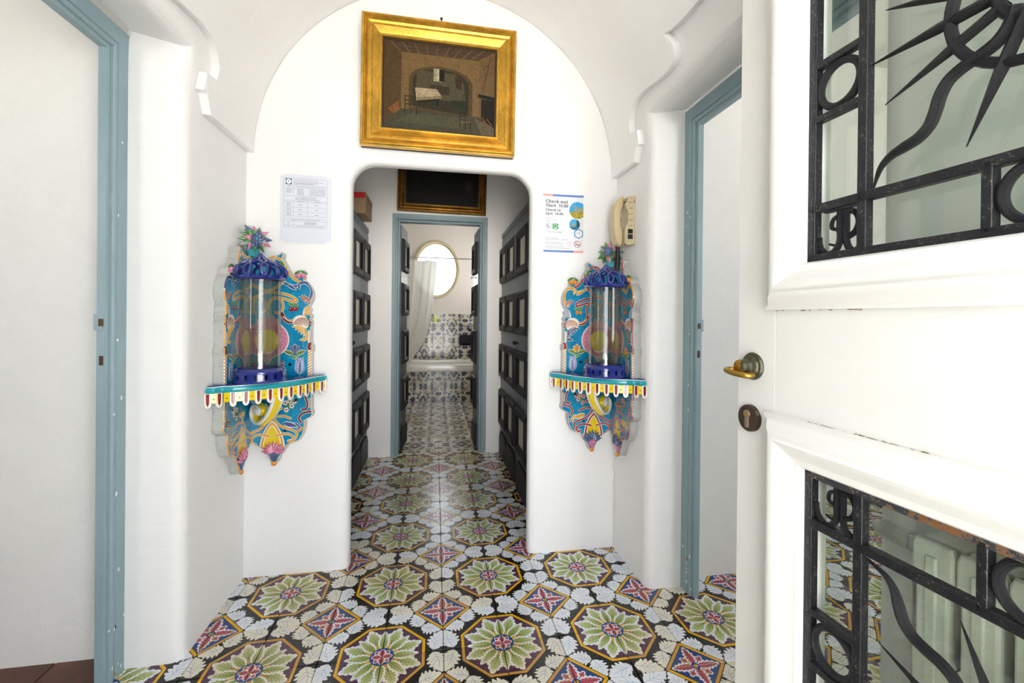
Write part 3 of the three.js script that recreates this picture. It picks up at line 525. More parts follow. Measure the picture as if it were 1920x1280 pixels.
    sp([[420, 1200], [420, 1100], [460, 1080]], 12, c.horn, 205); sp([[985, 900], [965, 930], [985, 960]], 26, c.horn, 205);
    F('#f2ead8', 190); g.fillRect(962, 960, 46, 260); for (let k = 0; k < 9; k++) { St(c.stripe, 215, 9); g.beginPath(); g.moveTo(966, 992 + k * 28); g.lineTo(1004, 966 + k * 28); g.stroke(); }
    F('#f2ead8', 190); g.fillRect(960, 770, 20, 120);
    // lower half
    const s2 = .002084 / 4.923 * K, e2 = (.002084 * 380 + .000017 * 770 - .993645 + .01) * K, t2 = .002243 / 4.923 * K, f2 = (1.51 - (2.444792 - .002243 * 640)) * K;
    g.setTransform(s2, 0, 0, t2, e2, f2);
    for (const [x, y] of [[770, 640], [820, 605], [845, 565], [760, 575], [800, 560]]) { for (let k = 0; k < 3; k++) LF(x, y, x + 44 * Math.cos(k * 2.1 + x), y + 44 * Math.sin(k * 2.1 + x), 13, '#7fae5c', '#3f7a3a', null, 4, 150); for (let k = 0; k < 5; k++) el(x + 13 * Math.cos(k * 1.26), y + 13 * Math.sin(k * 1.26), 11, 11, c.flower, 215); el(x, y, 8, 8, '#6a2a20', 230); }
    el(858, 550, 14, 12, '#101418', 20); el(758, 833, 12, 11, '#101418', 20);
    sp([[600, 628], [640, 690], [700, 790], [840, 830], [875, 860], [860, 910], [790, 930]], 13, c.scroll, 215); sp([[700, 628], [600, 720], [560, 800], [440, 850], [425, 900], [450, 945], [490, 950]], 13, c.scroll, 215); sp([[620, 630], [720, 625]], 20, c.scroll, 215);
    sp([[660, 700], [740, 690], [810, 720]], 11, c.scroll, 205);
    LF(735, 760, 890, 800, 30, '#e4e8ef', c.leaf, null, 6, 210); sp([[860, 770], [905, 800], [880, 820]], 12, c.leaf, 210);
    F('#f4efe2', 200); g.beginPath(); g.moveTo(525, 985); g.quadraticCurveTo(540, 820, 640, 735); g.quadraticCurveTo(745, 820, 760, 985); g.fill();
    F(c.scroll, 215); g.beginPath(); g.moveTo(536, 985); g.quadraticCurveTo(552, 830, 640, 750); g.quadraticCurveTo(735, 830, 748, 985); g.fill();
    F('#f4efe2', 205); g.beginPath(); g.moveTo(553, 985); g.quadraticCurveTo(570, 840, 640, 772); g.quadraticCurveTo(716, 840, 730, 985); g.fill();
    F(c.yellow, 230); g.beginPath(); g.moveTo(562, 985); g.quadraticCurveTo(578, 850, 640, 785); g.quadraticCurveTo(708, 850, 722, 985); g.fill();
    sp([[610, 880], [520, 850], [440, 900], [470, 950]], 12, c.scroll, 220); sp([[670, 880], [760, 850], [850, 890], [830, 940], [790, 930]], 12, c.scroll, 220);
    sp([[940, 510], [975, 580], [960, 640], [915, 640]], 13, c.horn, 215); sp([[1000, 660], [920, 670], [880, 720], [910, 760]], 13, c.horn, 215); for (let k = 0; k < 4; k++) sp([[1000, 540 + k * 24], [985, 545 + k * 24]], 3, '#a0622c', 190, '#f2ead8');
    LF(880, 850, 930, 800, 16, '#f0c9a0', c.shell, null, 4, 205);
  };
  const [a, ga] = canvas(512, 2048), [b, gb] = canvas(512, 2048); draw(ga, false); draw(gb, true);
  return P({ map: ctex(a), bumpMap: ctex(b, false), bumpScale: .004, roughness: .2, clearcoat: .5, clearcoatRoughness: .08 });
}
const wingPaint = {
  L: wingCanvas({ bg: '#0b8cba', scroll: '#e09a2c', leaf: '#4b5b8c', fan: '#9c3a2a', fruit: '#a5161c', shell: '#e39a30', horn: '#7e2318', jag: '#e8a42a', pink: '#d88aa4', pinkVein: '#a4506e', yellow: '#f0d010', tulip: '#5f6f96', plume: '#7484b2', stripe: '#dd8f3c', flower: '#f2e6e0' }),
  R: wingCanvas({ bg: '#0987b6', scroll: '#a92a2c', leaf: '#e0a02c', fan: '#a83a30', fruit: '#e07a1c', shell: '#8a90a8', horn: '#a2372c', jag: '#34406e', pink: '#d890a6', pinkVein: '#a4506e', yellow: '#f0d010', tulip: '#eda62e', plume: '#8f86b4', stripe: '#dd8f3c', flower: '#f0a8a8' }),
};
const SHELF = [[0, .335], [.03, .33], [.045, .312], [.075, .306], [.12, .287], [.18, .247], [.225, .207], [.268, .152], [.293, .098], [.306, .068], [.325, .045], [.334, .02], [.33, 0]];
function petals(n, len, w, th, tilt) { const l = []; for (let k = 0; k < n; k++) { const g = new THREE.SphereGeometry(1, 10, 7); g.scale(w, len / 2, th); g.translate(0, len / 2, 0); g.rotateX(tilt); g.rotateZ(k / n * 2 * PI); l.push(g); } return merge(l); }
function sconce(k, label) {
  const mir = k === 'R', X = (g) => mir ? flip(g.index ? g.toNonIndexed() : g) : g, o = thing('corner_shelf', label, 'wall shelf', [mir ? .83 : -.83, 0, -.54]);
  const add = (n, g, m, p = o) => obj(n, X(Array.isArray(g) ? merge(g) : g), m, p);
  const swap = (g) => { g = g.index ? g.toNonIndexed() : g.clone(); const p = g.attributes.position, q = g.attributes.normal; for (let i = 0; i < p.count; i++) { p.setXYZ(i, p.getZ(i), p.getY(i), p.getX(i)); if (q) q.setXYZ(i, q.getZ(i), q.getY(i), q.getX(i)); } for (const a of Object.values(g.attributes)) { const s = a.itemSize; for (let i = 0; i < a.count; i += 3) for (let c = 0; c < s; c++) { const t = a.array[(i + 1) * s + c]; a.array[(i + 1) * s + c] = a.array[(i + 2) * s + c]; a.array[(i + 2) * s + c] = t; } } return g; };
  const sh = shapeOf([[-.038, 1.375], ...OUT, [-.038, .586]]);
  const body = toCreasedNormals(muv(extr(sh, .037, .002, 1)), .5).translate(.04, 0, .001);
  const fg = extr(shapeOf(OUT), .005, .0015, 2); { const p = fg.attributes.position, uv = fg.attributes.uv; for (let i = 0; i < p.count; i++) uv.setXY(i, (p.getX(i) + .01) / .26, (p.getY(i) - .47) / 1.04); } fg.translate(.04, 0, .036);
  const leafCol = mir ? M.glazeNavy : M.glazePink, cupCol = mir ? M.glazePink : M.glazeNavy;
  const wing = (T) => {
    const b = add('backplate', T(body), M.glazeEdge); b.userData.label = 'ceramic backplate with stepped white edge';
    const f = add('painted_face', T(fg), wingPaint[k], b); f.userData.label = 'turquoise glazed face painted with scrolls, fruit and a yellow cartouche';
    const at = (g, u, y, z = 0) => T(muv(g.index ? g.toNonIndexed() : g).translate(.04 + u, y, .041 + z));
    add('cartouche', at(new THREE.SphereGeometry(1, 24, 14).scale(.043, .048, .009), .062, 1.009), M.glazeYellow, b).userData.label = 'yellow domed cartouche';
    const rim = []; for (let q = 0; q < 28; q++) { const t = q / 28 * 2 * PI; rim.push([.051 * Math.cos(t), .056 * Math.sin(t) - (Math.sin(t) < -.9 ? .006 : 0), .002]); }
    add('cartouche_rim', at(tube(rim, .006, 60, 8, true), .062, 1.009), M.glazePink, b);
    const fr = []; for (const [x, y] of [[-.009, 0], [.009, .001]]) fr.push(new THREE.SphereGeometry(.0115, 14, 10).translate(x, y, .004)); add('fruit', at(merge(fr), .192, 1.283), mir ? M.glazeOrange : M.glazePink, b);
    const lv = []; for (const s of [-1, 1]) lv.push(new THREE.SphereGeometry(1, 10, 6).scale(.016, .006, .004).rotateZ(s * -.5).translate(s * .013, .014, .002)); add('fruit_leaf', at(merge(lv), .192, 1.284), M.glazeGreen, b);
    const ac = []; for (let q = -4; q <= 4; q++) { const a = q * .32, L = .062 - Math.abs(q) * .003; ac.push(taper([[0, 0, 0], [Math.sin(a) * L * .5, Math.cos(a) * L * .5, .007], [Math.sin(a) * L, Math.cos(a) * L * .92, .003 + (q % 2 ? .003 : 0)]], (t) => .0085 * Math.sin(PI * Math.min(.98, .25 + t * .75)) + .0006, 10, 8, .6)); }
    add('acanthus', at(merge(ac), .09, .536), leafCol, b).userData.label = mir ? 'navy acanthus leaf at the foot' : 'pink acanthus leaf at the foot';
    add('cup', at(lathe([[.0, -.026], [.008, -.024], [.012, -.014], [.017, -.004], [.021, .01], [.014, .014], [0, .014]], 20).scale(1, 1, .6), .09, .528), cupCol, b);
    add('bud', at(new THREE.SphereGeometry(.011, 16, 12).scale(1, .95, .7), .09, .494), M.glazeOrange, b);
  };
  wing((g) => g); wing(swap);
  // crest of petals over the corner
  const cr = new THREE.Matrix4().makeRotationY(PI / 4).setPosition(.052, 1.43, .052), C = (g, x = 0, y = 0, z = 0) => muv(g.index ? g.toNonIndexed() : g).translate(x, y, z).applyMatrix4(cr);
  const knob = []; for (const [x, y, r] of [[0, .025, .034], [-.034, -.005, .03], [.034, -.005, .03], [0, -.035, .026], [-.03, .03, .022], [.03, .03, .022]]) knob.push(new THREE.IcosahedronGeometry(r, 1).translate(x, y, -.034));
  const cb = add('crest', C(merge(knob)), M.glazeEdge); cb.userData.label = 'flower crest of pink and green petals';
  const pr0 = rng(mir ? 71 : 72), pcol = [M.glazePink, M.glazeGreen, M.glazeEdge, M.glazePink, M.glazeGreen, M.glazeNavy];
  for (let q = 0; q < 22; q++) { const ring = q < 12 ? 0 : 1, a = (q + .4 * pr0()) / (ring ? 10 : 12) * 2 * PI, L = (ring ? .042 : .058) + .014 * pr0(), w = .008 + .006 * pr0(); add('petal', C(taper([[0, 0, ring * .008], [-Math.sin(a) * L * .5, Math.cos(a) * L * .5 * .9, .008 + ring * .008], [-Math.sin(a) * L, Math.cos(a) * L * .9, ring * .006 + .006 * pr0()]], (t) => w * Math.sin(PI * Math.min(.985, .18 + t * .82)) + .0005, 10, 8, .7)), pcol[(q * 5 + (mir ? 1 : 0) + (pr0() * 3 | 0)) % 6], cb); }
  add('petal', C(petals(8, .03, .009, .006, .5), 0, 0, .014), M.glazeNavy, cb);
  add('eye', C(lathe([[.013, 0], [.016, .004], [.012, .008], [.010, .006]], 20).rotateX(PI / 2), 0, 0, .014), M.glazeRed, cb); add('eye', C(new THREE.SphereGeometry(.011, 14, 10).scale(.8, 1.1, .5), 0, 0, .017), M.glazeWhite, cb); add('eye', C(new THREE.SphereGeometry(.0055, 12, 8).scale(.8, 1.2, .5), 0, 0, .0215), M.teal, cb);
  add('neck', C(bx(-.022, .022, -.075, -.02, -.03, .002, .006)), M.teal, cb);
  // shelf
  const front = new THREE.CatmullRomCurve3(SHELF.map(([a, b]) => v3(a, 0, b)), false, 'centripetal'), fp = front.getPoints(80);
  const plan = (off, y0, h, bev) => { const pts = fp.map((p, i) => { const t = front.getTangent(Math.min(.999, Math.max(.001, i / 80))); return [p.x + t.z * off, p.z - t.x * off]; }); const g = extr(shapeOf([[.002, .002], ...pts.filter((p) => p[0] > .002 && p[1] > .002)]), h, bev, 4); g.rotateX(PI / 2); g.translate(0, y0 + h, 0); return toCreasedNormals(muv(g), .5); };
  const sf = add('shelf', plan(0, .836, .024, .01), M.teal); sf.userData.label = 'turquoise rounded edge of the shelf';
  add('shelf_top', plan(.012, .8585, .0042, .001), M.deepTeal, sf).userData.label = 'glossy dark blue shelf top';
  add('shelf_line', plan(.005, .8575, .003, .001), M.glazeWhite, sf);
  // scalloped apron
  const N = 25; for (let i = 0; i < N; i++) {
    const t = (i + .5) / N, p = front.getPointAt(t), tg = front.getTangentAt(t), out = v3(-tg.z, 0, tg.x).multiplyScalar(-1), red = i % 2 === 0, w = front.getLength() / N;
    const s = new THREE.Shape(), hw = w * .53; if (red) { s.moveTo(-hw, 0); s.lineTo(-hw, -.038); s.quadraticCurveTo(-hw, -.05, 0, -.053); s.quadraticCurveTo(hw, -.05, hw, -.038); s.lineTo(hw, 0); } else { s.moveTo(-hw, 0); s.lineTo(-hw, -.036); s.lineTo(hw, -.036); s.lineTo(hw, 0); }
    const mt = new THREE.Matrix4().makeBasis(tg.clone().normalize(), v3(0, 1, 0), out.clone().normalize().negate()).setPosition(p.x + out.x * .013, .838, p.z + out.z * .013);
    const Q = (g) => muv(g.index ? g.toNonIndexed() : g).applyMatrix4(mt);
    if (p.x < .006 || p.z < .006) continue;
    const tn = add('tongue', Q(extr(s, red ? .009 : .006, .0015, 2)), red ? M.glazeWhite : M.glazeYellow);
    if (red) add('stripe', Q(extr(shapeOf([[-hw * .5, -.002], [-hw * .42, -.036], [0, -.047], [hw * .42, -.036], [hw * .5, -.002]]), .003, .0008, 1).translate(0, 0, .0075)), M.glazeRed, tn);
    else add('dot', Q(new THREE.SphereGeometry(.0022, 8, 6).translate(0, -.021, .006)), M.rubber, tn);
  }
  // scroll bracket under the shelf, in the diagonal of the corner
  const D = (l, off) => l.map(([d, y]) => [d + off * .7071, y, d - off * .7071]), sc = [[.2, .832], [.195, .797], [.178, .755], [.148, .712], [.11, .682], [.078, .686], [.064, .714], [.075, .742], [.1, .749], [.116, .732], [.108, .716]];
  const br = add('bracket', taper(D(sc, 0), (t) => .017 - .005 * t, 60, 10), M.glazeYellow); br.userData.label = 'yellow and white scroll bracket under the shelf';
  for (const s of [-1, 1]) add('scroll_edge', taper(D(sc, s * .016), (t) => .0085 - .002 * t, 60, 8), M.glazeWhite, br);
  add('scroll_end', [new THREE.CylinderGeometry(.014, .014, .05, 16).rotateX(PI / 2).rotateY(-PI / 4).translate(.1, .728, .1)].map((g) => muv(g.toNonIndexed())), M.glazeWhite, br);
  return o;
}
sconce('L', 'painted majolica corner shelf with gold scrolls and pink feet, left of the passage');
sconce('R', 'painted majolica corner shelf with red scrolls and navy feet, right of the passage');
function lantern(x, z, label) {
  const o = thing('lantern', label, 'lantern', [x, .8632, z], 0, 'glass lanterns on the corner shelves');
  const b = obj('base', [lathe([[.0, 0], [.091, 0], [.093, .003], [.091, .007], [.08, .0075], [0, .0075]], 48), lathe([[.085, .034], [.091, .036], [.091, .042], [.086, .045], [.083, .05], [.079, .053], [.073, .052], [.073, .034], [.085, .034]], 48)], M.cobalt, o); b.userData.label = 'cobalt blue pierced ceramic base';
  const len = 2 * PI * .0875, n = 16, hh = .0305, s = shapeOf([[0, 0], [len, 0], [len, hh], [0, hh]]);
  for (let i = 0; i < n; i++) { const c = (i + .5) * len / n, h = new THREE.Path(), q = []; for (let k = 0; k < 28; k++) { const t = k / 28 * 2 * PI, r = .0085 + .0035 * Math.abs(Math.sin(t)) - .002 * Math.abs(Math.cos(t)); q.push([c + r * Math.cos(t) * .82, hh / 2 + r * Math.sin(t) * .98]); } q.forEach((p, k) => k ? h.lineTo(...p) : h.moveTo(...p)); h.closePath(); s.holes.push(h); }
  obj('pierced_ring', bend(extr(s, .005, 0, 1, 6), (x_, y, t) => [(.082 + t) * Math.cos(x_ / .0875), .006 + y, (.082 + t) * Math.sin(x_ / .0875)], .012, .5), M.cobalt, b);
  const gl = obj('glass_cylinder', new THREE.CylinderGeometry(.07, .07, .35, 64, 1, true).translate(0, .222, 0), M.lanternGlass, o); gl.userData.label = 'clear dusty glass cylinder';
  // pierced onion crown: bands crossing over an onion profile
  const pr = new THREE.CatmullRomCurve3([[.076, .392], [.086, .397], [.0905, .411], [.087, .428], [.072, .443], [.047, .455], [.024, .465], [.009, .477], [.002, .486]].map(([r, y]) => v3(r, y, 0)), false, 'centripetal');
  const ribs = [], N = 10; for (let k = 0; k < N; k++) for (const q of [-1, 1]) { const pts = []; for (let i = 0; i <= 18; i++) { const u = i / 18, p = pr.getPointAt(u), a = (k + .25 * (1 + q)) / N * 2 * PI + q * (.33 * Math.sin(u * 5.6) * (1 - u * .4)); pts.push([p.x * Math.cos(a), p.y, p.x * Math.sin(a)]); } ribs.push(taper(pts, (u) => .0058 - .0012 * u, 30, 7)); }
  const c = obj('crown', [...ribs.map((g) => g.toNonIndexed()), lathe([[.071, .387], [.078, .385], [.087, .389], [.0905, .396], [.086, .402], [.077, .401], [.071, .394], [.071, .387]], 48), lathe([[.036, .458], [.024, .465], [.01, .4765], [.0028, .487], [0, .489]], 20)], M.cobalt, o); c.userData.label = 'cobalt blue pierced onion shaped crown';
  return o;
}
lantern(-.83 + .131, -.54 + .2, 'glass cylinder lantern with blue ceramic crown on the left corner shelf');
lantern(.83 - .131, -.54 + .195, 'glass cylinder lantern with blue ceramic crown on the right corner shelf');

// ---------------------------------------------------------------- pictures and papers
function paintRoom() { // a dim farmhouse room painted in oils
  const [c, g] = canvas(1024, 780), r = rng(31), pg = (pts, col) => { g.fillStyle = col; g.beginPath(); pts.forEach((p, i) => g[i ? 'lineTo' : 'moveTo'](...p)); g.closePath(); g.fill(); };
  g.fillStyle = '#3a3122'; g.fillRect(0, 0, 1024, 780);
  pg([[0, 0], [1024, 0], [860, 115], [170, 110]], '#5a4532'); for (let k = 0; k <= 9; k++) { g.strokeStyle = '#8a6e54'; g.lineWidth = 7; g.beginPath(); g.moveTo(40 + k * 112, 0); g.lineTo(170 + k * 76, 112); g.stroke(); } for (let k = 1; k < 3; k++) { g.strokeStyle = '#4a3828'; g.lineWidth = 3; g.beginPath(); g.moveTo(0, k * 36); g.lineTo(1024, k * 37); g.stroke(); }
  pg([[0, 0], [170, 110], [170, 590], [0, 720]], '#5d4626'); pg([[170, 110], [860, 115], [860, 600], [170, 590]], '#8a6f42'); pg([[860, 115], [1024, 0], [1024, 780], [860, 600]], '#7c6440');
  g.fillStyle = '#5e492c'; g.beginPath(); g.moveTo(235, 600); g.lineTo(235, 330); g.bezierCurveTo(245, 160, 780, 160, 800, 340); g.lineTo(800, 610); g.fill();
  g.fillStyle = '#33301f'; g.beginPath(); g.moveTo(270, 560); g.lineTo(270, 330); g.bezierCurveTo(290, 190, 750, 190, 765, 350); g.lineTo(765, 600); g.fill();
  pg([[300, 250], [640, 250], [720, 330], [740, 500], [300, 470]], '#5a543c'); pg([[450, 220], [530, 220], [530, 330], [450, 330]], '#b9b49a'); pg([[474, 225], [500, 225], [500, 320], [474, 320]], '#dcd8c0'); pg([[500, 222], [545, 222], [545, 326], [500, 326]], '#17150f');
  pg([[640, 270], [700, 300], [700, 380], [650, 370]], '#44281c'); pg([[420, 360], [590, 370], [590, 440], [420, 440]], '#3c3324');
  pg([[0, 720], [170, 590], [860, 600], [1024, 780], [0, 780]], '#4d4b3a'); pg([[120, 700], [260, 620], [760, 620], [700, 720]], '#595a42');
  pg([[290, 400], [480, 395], [520, 450], [300, 480]], '#c9b998'); pg([[300, 480], [520, 450], [520, 475], [300, 510]], '#a2906c'); pg([[310, 510], [505, 475], [500, 545], [480, 545], [475, 500], [330, 530]], '#1c1712');
  const chair = (x, y, s) => { g.strokeStyle = '#21140c'; g.lineWidth = 8 * s; g.beginPath(); for (const dx of [0, 62]) { g.moveTo(x + dx * s, y); g.lineTo(x + dx * s, y + 190 * s); } for (const dy of [10, 50, 90]) { g.moveTo(x, y + dy * s); g.lineTo(x + 62 * s, y + dy * s); } g.moveTo(x + 118 * s, y + 110 * s); g.lineTo(x + 118 * s, y + 195 * s); g.stroke(); g.strokeStyle = '#8a5c34'; g.lineWidth = 10 * s; g.beginPath(); g.moveTo(x, y + 115 * s); g.lineTo(x + 118 * s, y + 110 * s); g.stroke(); };
  chair(205, 470, .85); chair(690, 565, .8);
  pg([[600, 480], [740, 470], [760, 560], [620, 540]], '#26301e'); pg([[850, 400], [1024, 420], [1024, 450], [850, 430]], '#15110c'); pg([[880, 440], [1024, 450], [1024, 700], [880, 620]], '#1a1510'); pg([[820, 610], [1024, 720], [1024, 780], [900, 780]], '#6d6450'); g.strokeStyle = '#b06a2c'; g.lineWidth = 7; g.beginPath(); g.moveTo(930, 610); g.lineTo(985, 670); g.moveTo(890, 600); g.lineTo(920, 640); g.stroke();
  g.strokeStyle = '#6a4428'; g.lineWidth = 12; g.beginPath(); g.moveTo(960, 60); g.lineTo(890, 390); g.stroke(); pg([[60, 600], [150, 520], [160, 600], [110, 640]], '#96602e');
  for (let i = 0; i < 9000; i++) { const x = r() * 1024, y = r() * 780; g.fillStyle = r() > .5 ? `rgba(20,14,8,${.08 + .2 * r()})` : `rgba(170,130,80,${.03 + .12 * r()})`; g.save(); g.translate(x, y); g.rotate(r() * 3.1); g.fillRect(0, 0, 6 + 22 * r(), 2 + 3 * r()); g.restore(); }
  return c;
}
function paintDark() {
  const [c, g] = canvas(512, 360), r = rng(33); g.fillStyle = '#14110e'; g.fillRect(0, 0, 512, 360);
  g.fillStyle = '#3a2c22'; g.fillRect(400, 100, 70, 110); g.fillStyle = '#6a5a50'; g.fillRect(420, 120, 32, 80); g.fillStyle = '#1d1915'; g.fillRect(0, 250, 512, 110); g.fillStyle = '#4a4238'; g.fillRect(210, 170, 90, 8); g.fillRect(240, 140, 20, 40);
  for (let i = 0; i < 160; i++) { g.fillStyle = `rgba(${120 + 80 * r()},${80 + 50 * r()},40,${.5 * r()})`; g.beginPath(); g.arc(40 + 50 * r(), 60 + 200 * r(), 2 + 4 * r(), 0, 7); g.fill(); }
  for (let i = 0; i < 3000; i++) { g.fillStyle = r() > .6 ? `rgba(80,64,50,${.2 * r()})` : `rgba(0,0,0,${.3 * r()})`; g.fillRect(r() * 512, r() * 360, 3 + 12 * r(), 2); }
  return c;
}
function picture(label, x, y, z, w, h, fw, cnv, tilt, roll, gold, dim) { // w, h outer size; fw width of the frame
  const o = thing('framed_painting', label, 'painting', [x, y, z]); o.rotation.set(tilt, 0, roll);
  const iw = w / 2 - fw, ih = h / 2 - fw, k = fw / .085;
  const prof = [[0, -.002], [0, .010], [.004, .014], [.009, .013], [.0105, .008], [.012, .008], [.022, .014], [.036, .024], [.0375, .019], [.039, .019], [.043, .016], [.05, .015], [.058, .019], [.065, .028], [.068, .033], [.0695, .033], [.0705, .026], [.072, .026], [.074, .030], [.079, .030], [.0815, .025], [.085, .023], [.085, -.002]].map(([u, v]) => [u * k, v * k + .006]);
  obj('frame', sweepFrame(prof, -iw, iw, -ih, ih, false, .35), gold, o).userData.label = 'moulded gilt wood frame';
  obj('frame_side', sweepFrame([[.0848 * k, .008], [.0848 * k, -.014], [.05, -.014]], -iw, iw, -ih, ih, false, .3), M.darkWood, o);
  obj('liner', sweepFrame([[.004, .004], [-.006, .004], [-.007, .002]], -iw, iw, -ih, ih, false, 0), M.darkWood, o);
  const cg = new THREE.PlaneGeometry(2 * iw + .01, 2 * ih + .01); cg.translate(0, 0, .0022);
  obj('canvas', cg, P({ map: ctex(cnv), color: dim, roughness: .62, specularIntensity: .5, side: THREE.DoubleSide }), o).userData.label = 'oil painting of a dim interior';
  obj('backing', bx(-w / 2 + .02, w / 2 - .02, -h / 2 + .02, h / 2 - .02, -.014, .001), M.darkWood, o);
  return o;
}
picture('gilt framed oil painting of a farmhouse room above the passage', -.024, 2.133, -.54 + .034, .672, .565, .086, paintRoom(), .012, -.008, M.gold, 0xc8c4bc);
picture('dark gilt framed painting above the blue bathroom door', .012, 2.16, -2.12 + .03, .7, .42, .06, paintDark(), .02, -.012, M.goldDark, 0x6a6560);
tag(obj('nail', [new THREE.CylinderGeometry(.0025, .0025, .03, 10).rotateX(PI / 2).translate(0, 0, .012), new THREE.CylinderGeometry(.006, .006, .003, 12).rotateX(PI / 2).translate(0, 0, .027), new THREE.CylinderGeometry(.0012, .0012, .03, 6).translate(0, -.015, .02)], M.darkWood), 'dark nail in the wall above the gilt painting', 'nail').position.set(-.022, 2.452, -.54);
function notice1() {
  const [c, g] = canvas(512, 724); g.fillStyle = '#dfe2ec'; g.fillRect(0, 0, 512, 724); const r = rng(41);
  g.fillStyle = '#0c5c74'; g.fillRect(52, 46, 60, 60); g.fillStyle = '#eef4f6'; g.beginPath(); for (let k = 0; k < 8; k++) g[k ? 'lineTo' : 'moveTo'](82 + 27 * Math.cos(k * PI / 4 + PI / 8), 76 + 27 * Math.sin(k * PI / 4 + PI / 8)); g.fill(); g.fillStyle = '#9ab4b8'; g.beginPath(); g.arc(82, 72, 9, 0, 7); g.fill();
  g.strokeStyle = '#8c8e9c'; g.lineWidth = 2; const ln = (a, b, cc, d) => { g.beginPath(); g.moveTo(a, b); g.lineTo(cc, d); g.stroke(); };
  g.strokeRect(36, 40, 432, 400); for (const y of [112, 140, 226, 276, 294, 344, 394]) ln(36, y, 468, y); ln(132, 112, 132, 226); ln(270, 140, 270, 226); ln(132, 276, 132, 440); ln(270, 276, 270, 440);
  g.strokeRect(36, 466, 432, 94); ln(36, 490, 468, 490); ln(36, 534, 468, 534); ln(132, 490, 132, 560);
  const tx = (x, y, w, d = .6) => { g.fillStyle = `rgba(70,72,88,${d})`; let p = x; while (p < x + w) { const q = 3 + 12 * r(); g.fillRect(p, y, Math.min(q, x + w - p), 4.5); p += q + 3; } };
  tx(132, 56, 250); tx(132, 74, 300); tx(132, 86, 250); tx(132, 97, 200, .8); tx(70, 122, 30, .9); tx(150, 124, 300); for (let k = 0; k < 4; k++) tx(56, 152 + k * 12, 60); for (let k = 0; k < 6; k++) { tx(165, 150 + k * 12, 70); tx(290, 150 + k * 12, 160); } for (let k = 0; k < 3; k++) tx(150, 238 + k * 12, 200 + 20 * k); tx(170, 282, 70); tx(330, 282, 70);
  for (let k = 0; k < 3; k++) { for (let m = 0; m < 3; m++) tx(62, 302 + k * 50 + m * 13, 46); tx(180, 318 + k * 50, 40, .9); tx(345, 318 + k * 50, 40, .9); } tx(110, 476, 290); tx(76, 508, 20, .95); tx(76, 545, 20, .95); for (let k = 0; k < 3; k++) tx(240, 500 + k * 10, 120); tx(170, 545, 270);
  return c;
}
